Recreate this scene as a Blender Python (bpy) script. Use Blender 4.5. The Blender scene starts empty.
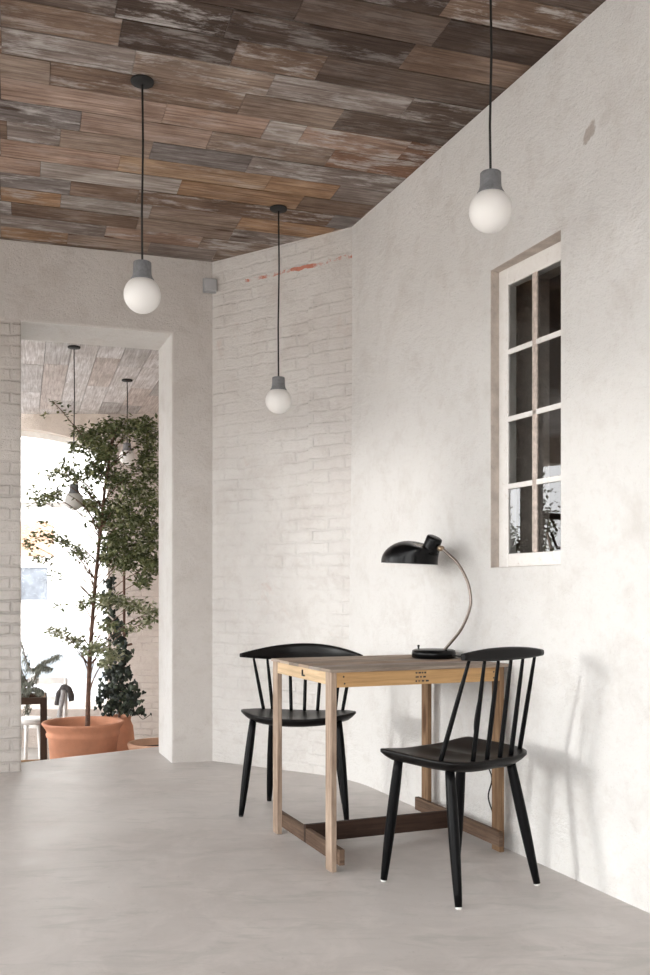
import bpy, bmesh, math, random
from mathutils import Vector, Matrix, Quaternion
random.seed(7)
V = Vector
C = bpy.context.scene.collection
PI = math.pi

# ------------------------------------------------------------------ helpers
class MB:
    """collects shapes (with metric UVs) and links them as ONE mesh object"""
    def __init__(self):
        self.bm = bmesh.new()
        self.uv = self.bm.loops.layers.uv.new('UVMap')
    def face(self, vs, uvs=None, mat=0, smooth=False):
        try:
            f = self.bm.faces.new(vs)
        except ValueError:
            return None
        f.material_index = mat
        f.smooth = smooth
        if uvs:
            for lp, q in zip(f.loops, uvs):
                lp[self.uv].uv = q
        return f
    def quad(self, pts, uvs=None, mat=0, smooth=False):
        return self.face([self.bm.verts.new(p) for p in pts], uvs, mat, smooth)
    def box(self, c, ax, dims, mat=0, off=None, along=None):
        """c centre, ax three unit vectors, dims full sizes; u runs along the longest side"""
        c = V(c); ax = [V(a).normalized() for a in ax]; h = [d / 2 for d in dims]
        L = max(range(3), key=lambda i: dims[i]) if along is None else along
        ou, ov = (random.random() * 40, random.random() * 40) if off is None else off
        vs = {}
        for i in (-1, 1):
            for j in (-1, 1):
                for k in (-1, 1):
                    vs[i, j, k] = self.bm.verts.new(c + ax[0] * h[0] * i + ax[1] * h[1] * j + ax[2] * h[2] * k)
        for n in range(3):
            o = [q for q in range(3) if q != n]
            for s in (-1, 1):
                key = []
                for a, b in ((-1, -1), (1, -1), (1, 1), (-1, 1)):
                    q = [0, 0, 0]; q[n] = s; q[o[0]] = a; q[o[1]] = b
                    key.append(tuple(q))
                flip = (s > 0) != (n != 1)
                if flip: key.reverse()
                uv = []
                for q in key:
                    p = [q[i] * h[i] for i in range(3)]
                    if n == L:
                        uv.append((ou + p[o[0]] * .5, ov + p[o[1]]))
                    else:
                        oo = o[0] if o[1] == L else o[1]
                        uv.append((ou + p[L], ov + p[oo] + n * .37 + s * .11))
                self.face([vs[q] for q in key], uv, mat)
    def bar(self, p0, p1, w, t, up=(0, 0, 1), mat=0):
        """board from p0 to p1, w across (in the up direction), t thick"""
        p0, p1 = V(p0), V(p1); d = p1 - p0; a = d.normalized()
        u = V(up); u = (u - a * u.dot(a)).normalized(); n = a.cross(u)
        self.box((p0 + p1) / 2, (a, u, n), (d.length, w, t), mat)
    def tube(self, pts, rad, n=12, mat=0, cap=True, ell=None):
        pts = [V(p) for p in pts]
        if not hasattr(rad, '__len__'): rad = [rad] * len(pts)
        rings = []; ref = None; run = 0
        for i, p in enumerate(pts):
            d = (pts[min(i + 1, len(pts) - 1)] - pts[max(i - 1, 0)]).normalized()
            if ref is None:
                ref = d.orthogonal().normalized()
            ref = (ref - d * ref.dot(d)).normalized()
            b = d.cross(ref)
            if i: run += (p - pts[i - 1]).length
            rings.append(([self.bm.verts.new(p + (ref * math.cos(2 * PI * k / n) + b * math.sin(2 * PI * k / n)) * rad[i]) for k in range(n)], run))
        for (r0, a), (r1, b) in zip(rings, rings[1:]):
            for k in range(n):
                k2 = (k + 1) % n
                self.face([r0[k], r0[k2], r1[k2], r1[k]], [(a, k / n * .1), (a, (k + 1) / n * .1), (b, (k + 1) / n * .1), (b, k / n * .1)], mat, True)
        if cap:
            self.face(rings[0][0][::-1], None, mat); self.face(rings[-1][0], None, mat)
    def lathe(self, prof, o=(0, 0, 0), n=40, M=None, mat=0, smooth=True):
        """prof: list of (radius, height); r == 0 closes"""
        o = V(o); M = M or Matrix.Identity(3); rings = []
        for r, z in prof:
            if r < 1e-6:
                rings.append([self.bm.verts.new(o + M @ V((0, 0, z)))])
            else:
                rings.append([self.bm.verts.new(o + M @ V((r * math.cos(2 * PI * k / n), r * math.sin(2 * PI * k / n), z))) for k in range(n)])
        for i, (a, b) in enumerate(zip(rings, rings[1:])):
            for k in range(n):
                k2 = (k + 1) % n
                if len(a) == 1 and len(b) == 1: continue
                if len(a) == 1: q = [a[0], b[k2], b[k]]
                elif len(b) == 1: q = [a[k], a[k2], b[0]]
                else: q = [a[k], a[k2], b[k2], b[k]]
                u = [(k / n * .6, prof[i][1]), ((k + 1) / n * .6, prof[i][1]), ((k + 1) / n * .6, prof[i + 1][1]), (k / n * .6, prof[i + 1][1])]
                self.face(q, u[:len(q)], mat, smooth)
    def build(self, name, mat, parent=None, bevel=0, seg=2, merge=False, autosmooth=None, recalc=False):
        bm = self.bm
        if merge: bmesh.ops.remove_doubles(bm, verts=bm.verts, dist=1e-4)
        if recalc: bmesh.ops.recalc_face_normals(bm, faces=bm.faces)
        me = bpy.data.meshes.new(name); bm.to_mesh(me); bm.free()
        for m in (mat if isinstance(mat, (list, tuple)) else [mat]): me.materials.append(m)
        o = bpy.data.objects.new(name, me); C.objects.link(o)
        if parent is not None: o.parent = parent
        if bevel:
            b = o.modifiers.new('bevel', 'BEVEL'); b.width = bevel; b.segments = seg; b.limit_method = 'ANGLE'; b.angle_limit = .7
        return o

def tag(o, label, cat, group=None):
    o['label'] = label; o['category'] = cat
    if group: o['group'] = group
    return o
def thing(name, label, cat, loc=(0, 0, 0), rz=0, group=None):
    o = bpy.data.objects.new(name, None); C.objects.link(o)
    o.location = loc; o.rotation_euler = (0, 0, rz); o.empty_display_size = .05
    return tag(o, label, cat, group)
def struct(o):
    o['kind'] = 'structure'; return o
def copy_thing(root, loc, label):
    r = root.copy(); C.objects.link(r); r.location = loc; r['label'] = label
    for ch in list(root.children):
        c = ch.copy(); C.objects.link(c); c.parent = r
        for g in list(ch.children):
            d = g.copy(); C.objects.link(d); d.parent = c
    return r

# ------------------------------------------------------------------ materials
class NT:
    def __init__(self, name):
        self.m = bpy.data.materials.new(name); self.m.use_nodes = True
        self.t = self.m.node_tree; self.N = self.t.nodes
        self.b = self.N['Principled BSDF']
    def n(self, typ, **k):
        x = self.N.new(typ)
        for a, v in k.items(): setattr(x, a, v)
        return x
    def l(self, a, b): self.t.links.new(a, b)
    def uv(self, sx=1, sy=1, sz=1):
        c = self.n('ShaderNodeTexCoord'); m = self.n('ShaderNodeMapping'); m.inputs['Scale'].default_value = (sx, sy, sz)
        self.l(c.outputs['UV'], m.inputs['Vector']); return m.outputs[0]
    def obj(self, sx=1, sy=1, sz=1):
        c = self.n('ShaderNodeTexCoord'); m = self.n('ShaderNodeMapping'); m.inputs['Scale'].default_value = (sx, sy, sz)
        self.l(c.outputs['Object'], m.inputs['Vector']); return m.outputs[0]
    def noise(self, vec, scale, detail=4, rough=.6, dist=0):
        x = self.n('ShaderNodeTexNoise'); x.inputs['Scale'].default_value = scale; x.inputs['Detail'].default_value = detail
        x.inputs['Roughness'].default_value = rough; x.inputs['Distortion'].default_value = dist
        self.l(vec, x.inputs['Vector']); return x.outputs['Fac']
    def ramp(self, fac, stops, interp='LINEAR'):
        r = self.n('ShaderNodeValToRGB'); r.color_ramp.interpolation = interp
        e = r.color_ramp.elements
        while len(e) < len(stops): e.new(.5)
        for q, (p, c) in zip(e, stops):
            q.position = p; q.color = (c, c, c, 1) if not hasattr(c, '__len__') else (*c, 1)
        self.l(fac, r.inputs[0]); return r.outputs[0]
    def mix(self, fac, a, b, mode='MIX'):
        x = self.n('ShaderNodeMix', data_type='RGBA', blend_type=mode)
        for s, v in ((0, fac), (6, a), (7, b)):
            if isinstance(v, (int, float)): x.inputs[s].default_value = v
            elif isinstance(v, tuple): x.inputs[s].default_value = (*v, 1)
            else: self.l(v, x.inputs[s])
        return x.outputs[2]
    def math(self, op, a, b=0, c=None, clamp=False):
        x = self.n('ShaderNodeMath', operation=op); x.use_clamp = clamp
        for i, v in enumerate((a, b) if c is None else (a, b, c)):
            if isinstance(v, (int, float)): x.inputs[i].default_value = v
            else: self.l(v, x.inputs[i])
        return x.outputs[0]
    def bump(self, h, dist=.01, strength=1, prev=None):
        x = self.n('ShaderNodeBump'); x.inputs['Distance'].default_value = dist; x.inputs['Strength'].default_value = strength
        self.l(h, x.inputs['Height'])
        if prev is not None: self.l(prev, x.inputs['Normal'])
        return x.outputs[0]
    def done(self, col=None, rough=None, nrm=None, **k):
        for nm, v in (('Base Color', col), ('Roughness', rough), ('Normal', nrm)):
            if v is None: continue
            if isinstance(v, (int, float)): self.b.inputs[nm].default_value = v
            elif isinstance(v, tuple): self.b.inputs[nm].default_value = (*v, 1)
            else: self.l(v, self.b.inputs[nm])
        for a, v in k.items(): self.b.inputs[a.replace('_', ' ')].default_value = v
        return self.m

def plain(name, col, rough=.5, var=.08, scale=20, bump=0, **k):
    s = NT(name); v = s.obj()
    f = s.noise(v, scale, 5)
    c = s.ramp(f, [(.3, tuple(x * (1 - var) for x in col)), (.7, tuple(min(1, x * (1 + var)) for x in col))])
    nrm = s.bump(s.noise(v, scale * 6, 4), bump) if bump else None
    return s.done(c, rough, nrm, **k)

def plaster(name, light, dark, stain, brick=0.0, pinkish=0.0, chalk=False, holes=False, bw=.22, bh=.068):
    """lime-washed plaster over masonry; UV = metres along wall, height"""
    s = NT(name); v = s.uv()
    big = s.noise(v, 1.3, 5, .65, .4); mid = s.noise(v, 5, 6, .7, .3); fine = s.noise(v, 55, 6, .75); grit = s.noise(v, 160, 3, .7)
    c = s.mix(s.ramp(big, [(.35, 0.), (.68, 1.)]), light, dark)
    c = s.mix(s.ramp(mid, [(.50, 0.), (.72, .62)]), c, stain)
    c = s.mix(s.ramp(s.noise(v, 21, 6, .75), [(.54, 0.), (.70, .38)]), c, stain)
    c = s.mix(s.ramp(grit, [(.61, 0.), (.72, .36)]), c, tuple(x * .55 for x in stain))
    h = s.math('ADD', s.math('MULTIPLY', fine, .5), s.math('MULTIPLY', mid, 1.1))
    h = s.math('ADD', h, s.math('MULTIPLY', grit, .22))
    if brick > 0:
        b = s.n('ShaderNodeTexBrick'); b.offset = .5
        for k, q in (('Scale', 1), ('Mortar Size', .011), ('Mortar Smooth', .75), ('Brick Width', bw), ('Row Height', bh), ('Bias', 0)):
            b.inputs[k].default_value = q
        b.inputs['Color1'].default_value = (1, 1, 1, 1); b.inputs['Color2'].default_value = (.0, .0, .0, 1); b.inputs['Mortar'].default_value = (.5, .5, .5, 1)
        w = s.n('ShaderNodeMix', data_type='VECTOR'); w.inputs[0].default_value = 1
        nz = s.n('ShaderNodeTexNoise'); nz.inputs['Scale'].default_value = 9; s.l(v, nz.inputs['Vector'])
        sc = s.n('ShaderNodeVectorMath', operation='MULTIPLY_ADD'); sc.inputs[1].default_value = (.028, .028, 0)
        s.l(nz.outputs['Color'], sc.inputs[0]); s.l(v, sc.inputs[2]); s.l(sc.outputs[0], b.inputs['Vector'])
        mask = s.ramp(s.noise(v, 1.7, 4, .6), [(.40, .12), (.62, 1.)])
        fac = s.math('MULTIPLY', b.outputs['Fac'], mask)
        c = s.mix(s.math('MULTIPLY', fac, .38 * brick), c, tuple(x * .82 for x in dark))
        tone = s.math('MULTIPLY', s.math('SUBTRACT', 1.0, b.outputs['Color']), s.math('MULTIPLY', mask, .32 * brick))
        c = s.mix(tone, c, tuple(x * .86 for x in dark))
        h = s.math('SUBTRACT', h, s.math('MULTIPLY', fac, 1.0 * brick))
    if pinkish:
        p = s.ramp(s.noise(v, 3.1, 6, .7, .6), [(.62, 0.), (.72, 1.)])
        c = s.mix(s.math('MULTIPLY', p, pinkish), c, (.60, .40, .33))
    sep = s.n('ShaderNodeSeparateXYZ'); cc = s.n('ShaderNodeTexCoord'); s.l(cc.outputs['UV'], sep.inputs[0])
    if chalk:   # broken red line high on the wall
        wob = s.math('MULTIPLY', s.math('SUBTRACT', s.noise(v, 11, 3), .5), .05)
        d = s.math('ABSOLUTE', s.math('SUBTRACT', s.math('ADD', sep.outputs[1], wob), 2.955))
        ln = s.math('LESS_THAN', d, .011)
        br = s.ramp(s.noise(v, 6, 5, .75), [(.46, 0.), (.54, 1.)])
        on = s.math('GREATER_THAN', sep.outputs[0], .26)
        c = s.mix(s.math('MULTIPLY', s.math('MULTIPLY', ln, br), s.math('MULTIPLY', on, .85)), c, (.62, .17, .09))
    if holes:   # a filled round hole and a fainter ring beside it
        for (hx, hz, rx, rz, tilt, col, k) in ((2.120, 2.70, .036, .036, .45, (.50, .44, .40), .85), (2.205, 2.712, .046, .030, .3, (.62, .59, .555), .30)):
            dx = s.math('SUBTRACT', sep.outputs[0], hx); dz = s.math('SUBTRACT', sep.outputs[1], hz)
            dx2 = s.math('SUBTRACT', dx, s.math('MULTIPLY', dz, tilt))
            q = s.math('ADD', s.math('POWER', s.math('DIVIDE', dx2, rx), 2), s.math('POWER', s.math('DIVIDE', dz, rz), 2))
            q = s.math('ADD', q, s.math('MULTIPLY', s.math('SUBTRACT', s.noise(v, 26, 5, .7), .5), 2.2))
            mk = s.ramp(q, [(.6, 1.), (1.0, 0.)])
            c = s.mix(s.math('MULTIPLY', mk, k), c, col)
            h = s.math('SUBTRACT', h, s.math('MULTIPLY', mk, .2 * k * k))
    return s.done(c, .92, s.bump(h, .020, .9), Specular_IOR_Level=.2)

def wood(name, tints, grain=.55, white=0.0, rough=.75, gs=1.0, knots=.6, spec=.25, patch=.5, attr=None):
    """board grain along U, one tint per board"""
    s = NT(name)
    g = s.n('ShaderNodeNewGeometry')
    n = len(tints)
    base = s.ramp(g.outputs['Random Per Island'], [(i / n, t) for i, t in enumerate(tints)], 'CONSTANT')
    if attr: base = s.n('ShaderNodeAttribute', attribute_name=attr).outputs['Color']
    v1 = s.uv(2.2 * gs, 46 * gs, 1); v2 = s.uv(1.0 * gs, 9 * gs, 1); v3 = s.uv(3.1, 4.2, 1)
    f1 = s.noise(v1, 1.6, 8, .68, .6); f2 = s.noise(v2, 1.9, 6, .62, .25); f3 = s.noise(v3, 1.1, 5, .6)
    c = s.mix(s.ramp(f1, [(.36, 0.), (.62, 1.)]), s.mix(1.0, base, (1 - grain * .75, 1 - grain * .8, 1 - grain * .82), 'MULTIPLY'), base)
    c = s.mix(s.ramp(f2, [(.42, 0.), (.7, .75 * grain)]), c, s.mix(1.0, base, (.42, .38, .36), 'MULTIPLY'))
    c = s.mix(s.ramp(f3, [(.40, patch), (.62, 0.)]), c, s.mix(1.0, c, (.62, .57, .54), 'MULTIPLY'))
    if white:
        rr2 = s.math('FRACT', s.math('MULTIPLY', g.outputs['Random Per Island'], 37.7))      # some boards kept more of their old paint
        wm = s.math('MULTIPLY', s.ramp(s.noise(s.uv(2.4, 8.0, 1), 1.5, 9, .72, 0), [(.50, 0.), (.60, 1.)]), s.ramp(f1, [(.36, .3), (.52, 1.)]))
        wm = s.math('MULTIPLY', wm, s.ramp(rr2, [(.35, .12), (.95, 1.)]))
        c = s.mix(s.math('MULTIPLY', wm, white), c, (.56, .53, .51))
    h = f1
    if knots:
        vo = s.n('ShaderNodeTexVoronoi'); vo.inputs['Scale'].default_value = 1; vo.inputs['Randomness'].default_value = 1
        s.l(s.uv(1.6, 6.2, 1), vo.inputs['Vector'])
        kd = s.math('ADD', vo.outputs['Distance'], s.math('MULTIPLY', s.math('SUBTRACT', f2, .5), .12))
        km = s.math('MULTIPLY', s.ramp(kd, [(.06, 1.), (.13, 0.)]), knots)
        c = s.mix(km, c, s.mix(1.0, base, (.22, .16, .13), 'MULTIPLY'))
        h = s.math('SUBTRACT', h, s.math('MULTIPLY', km, .5))
    return s.done(c, rough, s.bump(h, .004, .7), Specular_IOR_Level=spec)

M = {}
M['wall_right'] = plaster('lime_plaster', (.83, .817, .80), (.785, .768, .745), (.67, .635, .60), holes=True)
M['wall_mid'] = plaster('limewashed_brick', (.83, .81, .785), (.73, .695, .665), (.62, .57, .535), brick=.34, pinkish=.35, chalk=True)
M['wall_left'] = plaster('grey_beige_plaster', (.70, .665, .635), (.62, .58, .55), (.54, .49, .45))
M['pier'] = plaster('painted_brick', (.72, .68, .645), (.64, .595, .56), (.54, .49, .45), brick=.9)
M['far_wall'] = plaster('far_painted_brick', (.56, .50, .455), (.49, .43, .39), (.40, .34, .30), brick=.5)
M['far_plain'] = plaster('far_plaster', (.74, .67, .60), (.66, .59, .53), (.55, .47, .41))
M['shell'] = plaster('room_plaster', (.78, .75, .72), (.72, .69, .66), (.62, .58, .54))

def concrete():
    s = NT('polished_concrete'); v = s.uv()
    a = s.noise(v, .9, 6, .65, .6); b = s.noise(v, 4.5, 7, .7, .8); d = s.noise(v, 38, 4, .7)
    c = s.mix(s.ramp(a, [(.35, 0.), (.66, 1.)]), (.455, .42, .40), (.56, .53, .51))
    c = s.mix(s.ramp(b, [(.45, 0.), (.70, .7)]), c, (.64, .60, .58))
    c = s.mix(s.ramp(s.noise(s.uv(1.4, 4.4, 1), 2.2, 6, .7, 1.1), [(.52, 0.), (.68, .55)]), c, (.38, .375, .35))
    c = s.mix(s.ramp(d, [(.64, 0.), (.74, .45)]), c, (.24, .22, .20))
    c = s.mix(s.ramp(s.noise(v, 13, 6, .78), [(.60, 0.), (.74, .4)]), c, (.36, .33, .31))
    r = s.ramp(b, [(.3, .36), (.7, .55)])
    return s.done(c, r, s.bump(s.math('ADD', s.math('MULTIPLY', b, .6), s.math('MULTIPLY', d, .15)), .003, .5), Specular_IOR_Level=.4)
M['floor'] = concrete()

M['ceil'] = wood('reclaimed_planks', [(.245, .19, .16), (.36, .30, .265), (.16, .115, .09), (.41, .335, .29), (.36, .25, .17), (.24, .205, .19),
                                     (.41, .295, .21), (.125, .092, .075), (.33, .275, .245), (.30, .215, .155), (.47, .43, .405), (.20, .15, .12), (.39, .29, .225), (.26, .23, .215), (.34, .245, .185)], grain=.75, white=.85, gs=1.0, knots=1.0, patch=.85, attr='board')
M['ceil_far'] = wood('whitewashed_planks', [(.72, .715, .72), (.84, .83, .835), (.56, .545, .54), (.72, .66, .63), (.88, .875, .885)], grain=.6, white=.5, gs=1.0, knots=.2)
M['dark_gap'] = plain('dark_gap', (.012, .01, .009), .9)
M['black_lacquer'] = plain('black_lacquer', (.003, .003, .0035), .36, .1, 30, Specular_IOR_Level=.11)
M['seat_black'] = plain('black_seat', (.005, .0042, .0042), .36, .15, 25, Specular_IOR_Level=.16)
M['glide'] = plain('white_glide', (.75, .74, .72), .5)
M['tabletop'] = wood('weathered_boards', [(.56, .455, .37), (.46, .39, .325), (.62, .51, .41), (.50, .435, .38), (.54, .41, .31)], grain=.7, white=.25, knots=.5, patch=.6)
M['pine'] = wood('golden_pine', [(.60, .37, .17), (.64, .41, .20), (.57, .35, .16)], grain=.35, knots=.7, rough=.6, patch=.25)
M['pine_pale'] = wood('pale_pine', [(.78, .58, .36), (.76, .56, .35)], grain=.35, knots=.5, rough=.65, patch=.25)
M['leg_left'] = wood('weathered_leg', [(.55, .43, .335), (.50, .395, .31)], grain=.65, knots=.6, patch=.7)
M['leg_right'] = wood('brown_pine_leg', [(.35, .225, .13), (.38, .245, .145)], grain=.65, knots=.9, patch=.8)
M['rail'] = wood('brown_rail', [(.20, .135, .095), (.22, .15, .11)], grain=.65, knots=.6, patch=.7)
M['stretch'] = wood('dark_stretcher', [(.060, .034, .023)], grain=.6, knots=.5, patch=.6)
M['ink'] = plain('dark_ink', (.035, .028, .024), .7)
M['iron'] = plain('dark_iron', (.05, .045, .04), .5, Metallic=.6)
M['enamel'] = plain('black_enamel', (.003, .003, .0035), .27, .05, 10, Specular_IOR_Level=.2)
M['enamel_in'] = plain('white_enamel', (.80, .79, .76), .3)
M['steel'] = plain('aged_steel', (.26, .22, .195), .36, .2, 60, Metallic=.85)
M['brass'] = plain('aged_brass', (.34, .25, .17), .38, .2, 60, Metallic=.85)
M['cord'] = plain('black_cord', (.012, .011, .011), .7)
M['opal'] = plain('opal_glass', (.88, .865, .845), .38, .01, 5, Specular_IOR_Level=.4, Subsurface_Weight=.25, Subsurface_Radius=(.05, .05, .05), Subsurface_Scale=.3)
def marble():
    s = NT('grey_marble'); v = s.obj()
    n = s.noise(v, 26, 6, .65, 1.6)
    c = s.ramp(n, [(.35, (.155, .16, .172)), (.55, (.225, .23, .243)), (.66, (.19, .195, .205)), (.74, (.42, .42, .42))])
    return s.done(c, .5, None, Specular_IOR_Level=.35)
M['marble'] = marble()
def frame_paint():
    s = NT('flaked_white_paint'); v = s.obj()
    n = s.noise(v, 30, 7, .75, .8)
    c = s.ramp(n, [(.30, (.60, .54, .48)), (.40, (.79, .765, .735)), (.6, (.83, .81, .785))])
    return s.done(c, .6, s.bump(n, .002, .6), Specular_IOR_Level=.4)
M['frame'] = frame_paint()
M['bar'] = plain('weathered_glazing_bar', (.55, .47, .42), .65, .25, 40, .002)
M['white_paint'] = plain('white_paint', (.8, .79, .77), .5)
def glass(name, refl=1.0, ior=1.5):
    s = NT(name); s.N.remove(s.b)
    f = s.n('ShaderNodeFresnel'); f.inputs['IOR'].default_value = ior
    t = s.n('ShaderNodeBsdfTransparent'); t.inputs[0].default_value = (.93, .94, .93, 1)
    g = s.n('ShaderNodeBsdfGlossy'); g.inputs['Roughness'].default_value = 0.0
    x = s.n('ShaderNodeMixShader')
    s.l(s.math('MULTIPLY', f.outputs[0], refl, clamp=True), x.inputs[0]); s.l(t.outputs[0], x.inputs[1]); s.l(g.outputs[0], x.inputs[2])
    s.l(x.outputs[0], s.N['Material Output'].inputs[0]); return s.m
M['glass'] = glass('window_glass', 1.5)
M['clear'] = glass('clear_glass', .6)
M['niche'] = plain('dark_store', (.26, .20, .165), .8)
M['reveal'] = plain('grey_render', (.55, .485, .435), .9, .2, 14, .006)
M['grey_plastic'] = plain('grey_plastic', (.42, .425, .44), .5, .03)
M['terracotta'] = plain('terracotta', (.58, .275, .17), .8, .12, 7, .002, Specular_IOR_Level=.25)
M['terracotta_pale'] = plain('pale_terracotta', (.58, .36, .25), .85, .12, 7, .002)
M['soil'] = plain('soil', (.055, .038, .028), .95, .3, 30, .01)
M['bark'] = plain('bark', (.15, .085, .06), .85, .3, 40, .004)
def leaf(name, a, b, c):
    s = NT(name); g = s.n('ShaderNodeNewGeometry')
    col = s.ramp(g.outputs['Random Per Island'], [(0, a), (.6, b), (1, c)])
    return s.done(col, .5, None, Specular_IOR_Level=.35, Subsurface_Weight=0.0, Transmission_Weight=0.0)
M['leaf'] = leaf('green_leaf', (.055, .072, .028), (.12, .14, .055), (.24, .25, .12))
M['leaf_pale'] = leaf('pale_leaf', (.16, .18, .09), (.27, .29, .17), (.42, .42, .30))
M['leaf_dark'] = leaf('ivy_leaf', (.008, .014, .010), (.014, .022, .014), (.04, .055, .03))
M['needle'] = leaf('grey_green_frond', (.09, .10, .08), (.17, .185, .15), (.26, .27, .23))
M['dark_wood'] = wood('dark_timber', [(.075, .048, .035), (.09, .058, .042)], grain=.5)
M['mid_wood'] = wood('light_timber', [(.42, .27, .15), (.46, .30, .18)], grain=.4)
M['throw'] = plain('charcoal_wool', (.075, .068, .068), .95, .3, 60, .006)
M['throw_pale'] = plain('grey_wool', (.34, .33, .33), .95, .25, 60, .006)
M['far_floor'] = plain('worn_concrete', (.33, .31, .29), .7, .12, 3)
M['street'] = plain('asphalt', (.30, .30, .31), .9, .1, 2)
M['facade'] = plain('pale_render', (.80, .78, .76), .9, .04, 1)
M['orange_brick'] = plain('orange_brick', (.36, .22, .15), .9, .2, 3)
M['shop_glass'] = plain('shop_window', (.10, .11, .13), .2, .5, 2.5)
M['car_paint'] = plain('silver_car_paint', (.55, .57, .60), .25, .03, Metallic=.3)
M['car_glass'] = plain('car_window', (.26, .29, .32), .08, .1)
M['rubber'] = plain('black_rubber', (.03, .03, .03), .8)

# ------------------------------------------------------------------ room geometry (metres)
Z = V((0, 0, 1))
H = 3.12
A = V((-.704, 5.929, 0)); B = V((.153, 5.362, 0))
l = V((-.9523, -.3053, 0)); ln = V((-.3053, .9523, 0))      # left wall, going left / pointing out of the room
w = V((.3746, -.9272, 0)); wn = V((.9272, .3746, 0))        # right wall, coming towards us / pointing out
m = (B - A).normalized(); mn = V((-m.y, m.x, 0))
if mn.y < 0: mn = -mn
mlen = (B - A).length

def wall(name, P, d, back, t0, t1, z0, z1, thick, mats, openings=(), matf=None, cuts_t=(), cuts_z=(), bevel=0.0, reveal=0):
    mb = MB()
    ts = sorted({t0, t1, *cuts_t, *[o[0] for o in openings], *[o[1] for o in openings]})
    zs = sorted({z0, z1, *cuts_z, *[o[2] for o in openings], *[o[3] for o in openings]})
    def pt(t, z, k): return P + d * t + back * (thick * k) + Z * z
    def hole(i, j):
        if i < 0 or j < 0 or i >= len(ts) - 1 or j >= len(zs) - 1: return None
        a, b = (ts[i] + ts[i + 1]) / 2, (zs[j] + zs[j + 1]) / 2
        return any(o[0] < a < o[1] and o[2] < b < o[3] for o in openings)
    for i in range(len(ts) - 1):
        for j in range(len(zs) - 1):
            if hole(i, j): continue
            a, b, c, e = ts[i], ts[i + 1], zs[j], zs[j + 1]
            mi = matf((a + b) / 2, (c + e) / 2) if matf else 0
            for k in (0, 1):
                mb.quad([pt(a, c, k), pt(b, c, k), pt(b, e, k), pt(a, e, k)], [(a, c), (b, c), (b, e), (a, e)], mi)
            for (di, dj, q0, q1) in ((-1, 0, (a, c), (a, e)), (1, 0, (b, c), (b, e)), (0, -1, (a, c), (b, c)), (0, 1, (a, e), (b, e))):
                hh = hole(i + di, j + dj)
                if hh is False: continue
                uvs = [(q0[0] + q0[1], 0), (q1[0] + q1[1], 0), (q1[0] + q1[1], thick), (q0[0] + q0[1], thick)]
                mb.quad([pt(*q0, 0), pt(*q1, 0), pt(*q1, 1), pt(*q0, 1)], uvs, reveal if hh else mi)
    o = mb.build(name, mats, merge=True, recalc=True)
    if bevel:      # worn arrises round the openings
        at = o.data.attributes.new('bevel_weight_edge', 'FLOAT', 'EDGE'); vs = o.data.vertices
        for e in o.data.edges:
            q = [(vs[i].co - P) for i in e.vertices]
            tz = [(v.dot(d), v.z, v.dot(back)) for v in q]
            c = [(a + b) / 2 for a, b in zip(*tz)]
            for (a0, a1, b0, b1) in openings:
                on_t = min(abs(c[0] - a0), abs(c[0] - a1)) < 1e-3 and b0 - 1e-3 < c[1] < b1 + 1e-3
                on_z = min(abs(c[1] - b0), abs(c[1] - b1)) < 1e-3 and a0 - 1e-3 < c[0] < a1 + 1e-3
                if (on_t or on_z) and c[2] < 1e-3: at.data[e.index].value = 1.0
        b = o.modifiers.new('bevel', 'BEVEL'); b.width = bevel; b.segments = 3; b.limit_method = 'WEIGHT'
    return struct(o)

# left wall with the doorway, a brick pier and a second opening beyond it
dw = wall('wall_left', A, l, ln, -.05, 1.40, 0, H, .43, [M['wall_left'], M['pier'], M['wall_right']],
     openings=[(.253, 1.140, 0, 2.652)],
     matf=lambda t, z: 1 if (1.14 < t and z < 2.652) else 0, bevel=.014, reveal=2)
wall('wall_left_side', A, l, ln, 1.40, 3.35, 0, H, .15, [M['wall_left'], M['pier'], M['wall_right']],
     openings=[(1.43, 1.735, .9, 1.88), (1.835, 2.95, 1.25, 2.652)], reveal=2)
for v in dw.data.vertices:      # the right jamb is splayed
    q = v.co - A
    if abs(q.dot(l) - .253) < 1e-3 and q.dot(ln) > .3 and v.co.z < 2.7: v.co += l * .022
# brick wall between the two corners
wall('wall_middle', A, m, mn, -.03, mlen - .30, 0, H, .25, [M['wall_mid']])
# right wall with the window recess; a rounded corner at the floor sharpening towards the ceiling
WT0, WT1, WZ0, WZ1 = 1.456, 1.946, 1.158, 2.413
wall('wall_right', B, w, wn, .2995, 9.2, 0, H, .30, [M['wall_right'], M['reveal']], openings=[(WT0, WT1, WZ0, WZ1)], bevel=.008, reveal=1)
mb = MB()
rows = []
NZ, NC = 14, 16
for j in range(NZ + 1):
    z = H * j / NZ; k = max(0.0, 1 - z / 2.2) ** 1.2 * .9
    row = []
    for i in range(NC + 1):
        q = i / NC
        sharp = B - m * (.3 * (1 - 2 * q)) if q < .5 else B + w * (.3 * (2 * q - 1))
        r = 1 - q
        bez = (B - m * .3) * r * r + B * 2 * r * q + (B + w * .3) * q * q
        p = sharp.lerp(bez, k) + Z * z
        u = (mlen - .3 + .6 * q) if q < .5 else .6 * (q - .5)
        row.append((mb.bm.verts.new(p), u, z))
    rows.append(row)
for r0, r1 in zip(rows, rows[1:]):
    for i in range(NC):
        a, b, c, d = r0[i], r0[i + 1], r1[i + 1], r1[i]
        mid = i < NC / 2
        us = [mlen - .3 + .6 * (x / NC) for x in (i, i + 1, i + 1, i)] if mid else [.6 * (x / NC - .5) for x in (i, i + 1, i + 1, i)]
        mb.face([a[0], b[0], c[0], d[0]], [(us[0], a[2]), (us[1], b[2]), (us[2], c[2]), (us[3], d[2])], 0 if mid else 1, True)
struct(mb.build('wall_corner', [M['wall_mid'], M['wall_right']], recalc=True))

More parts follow.
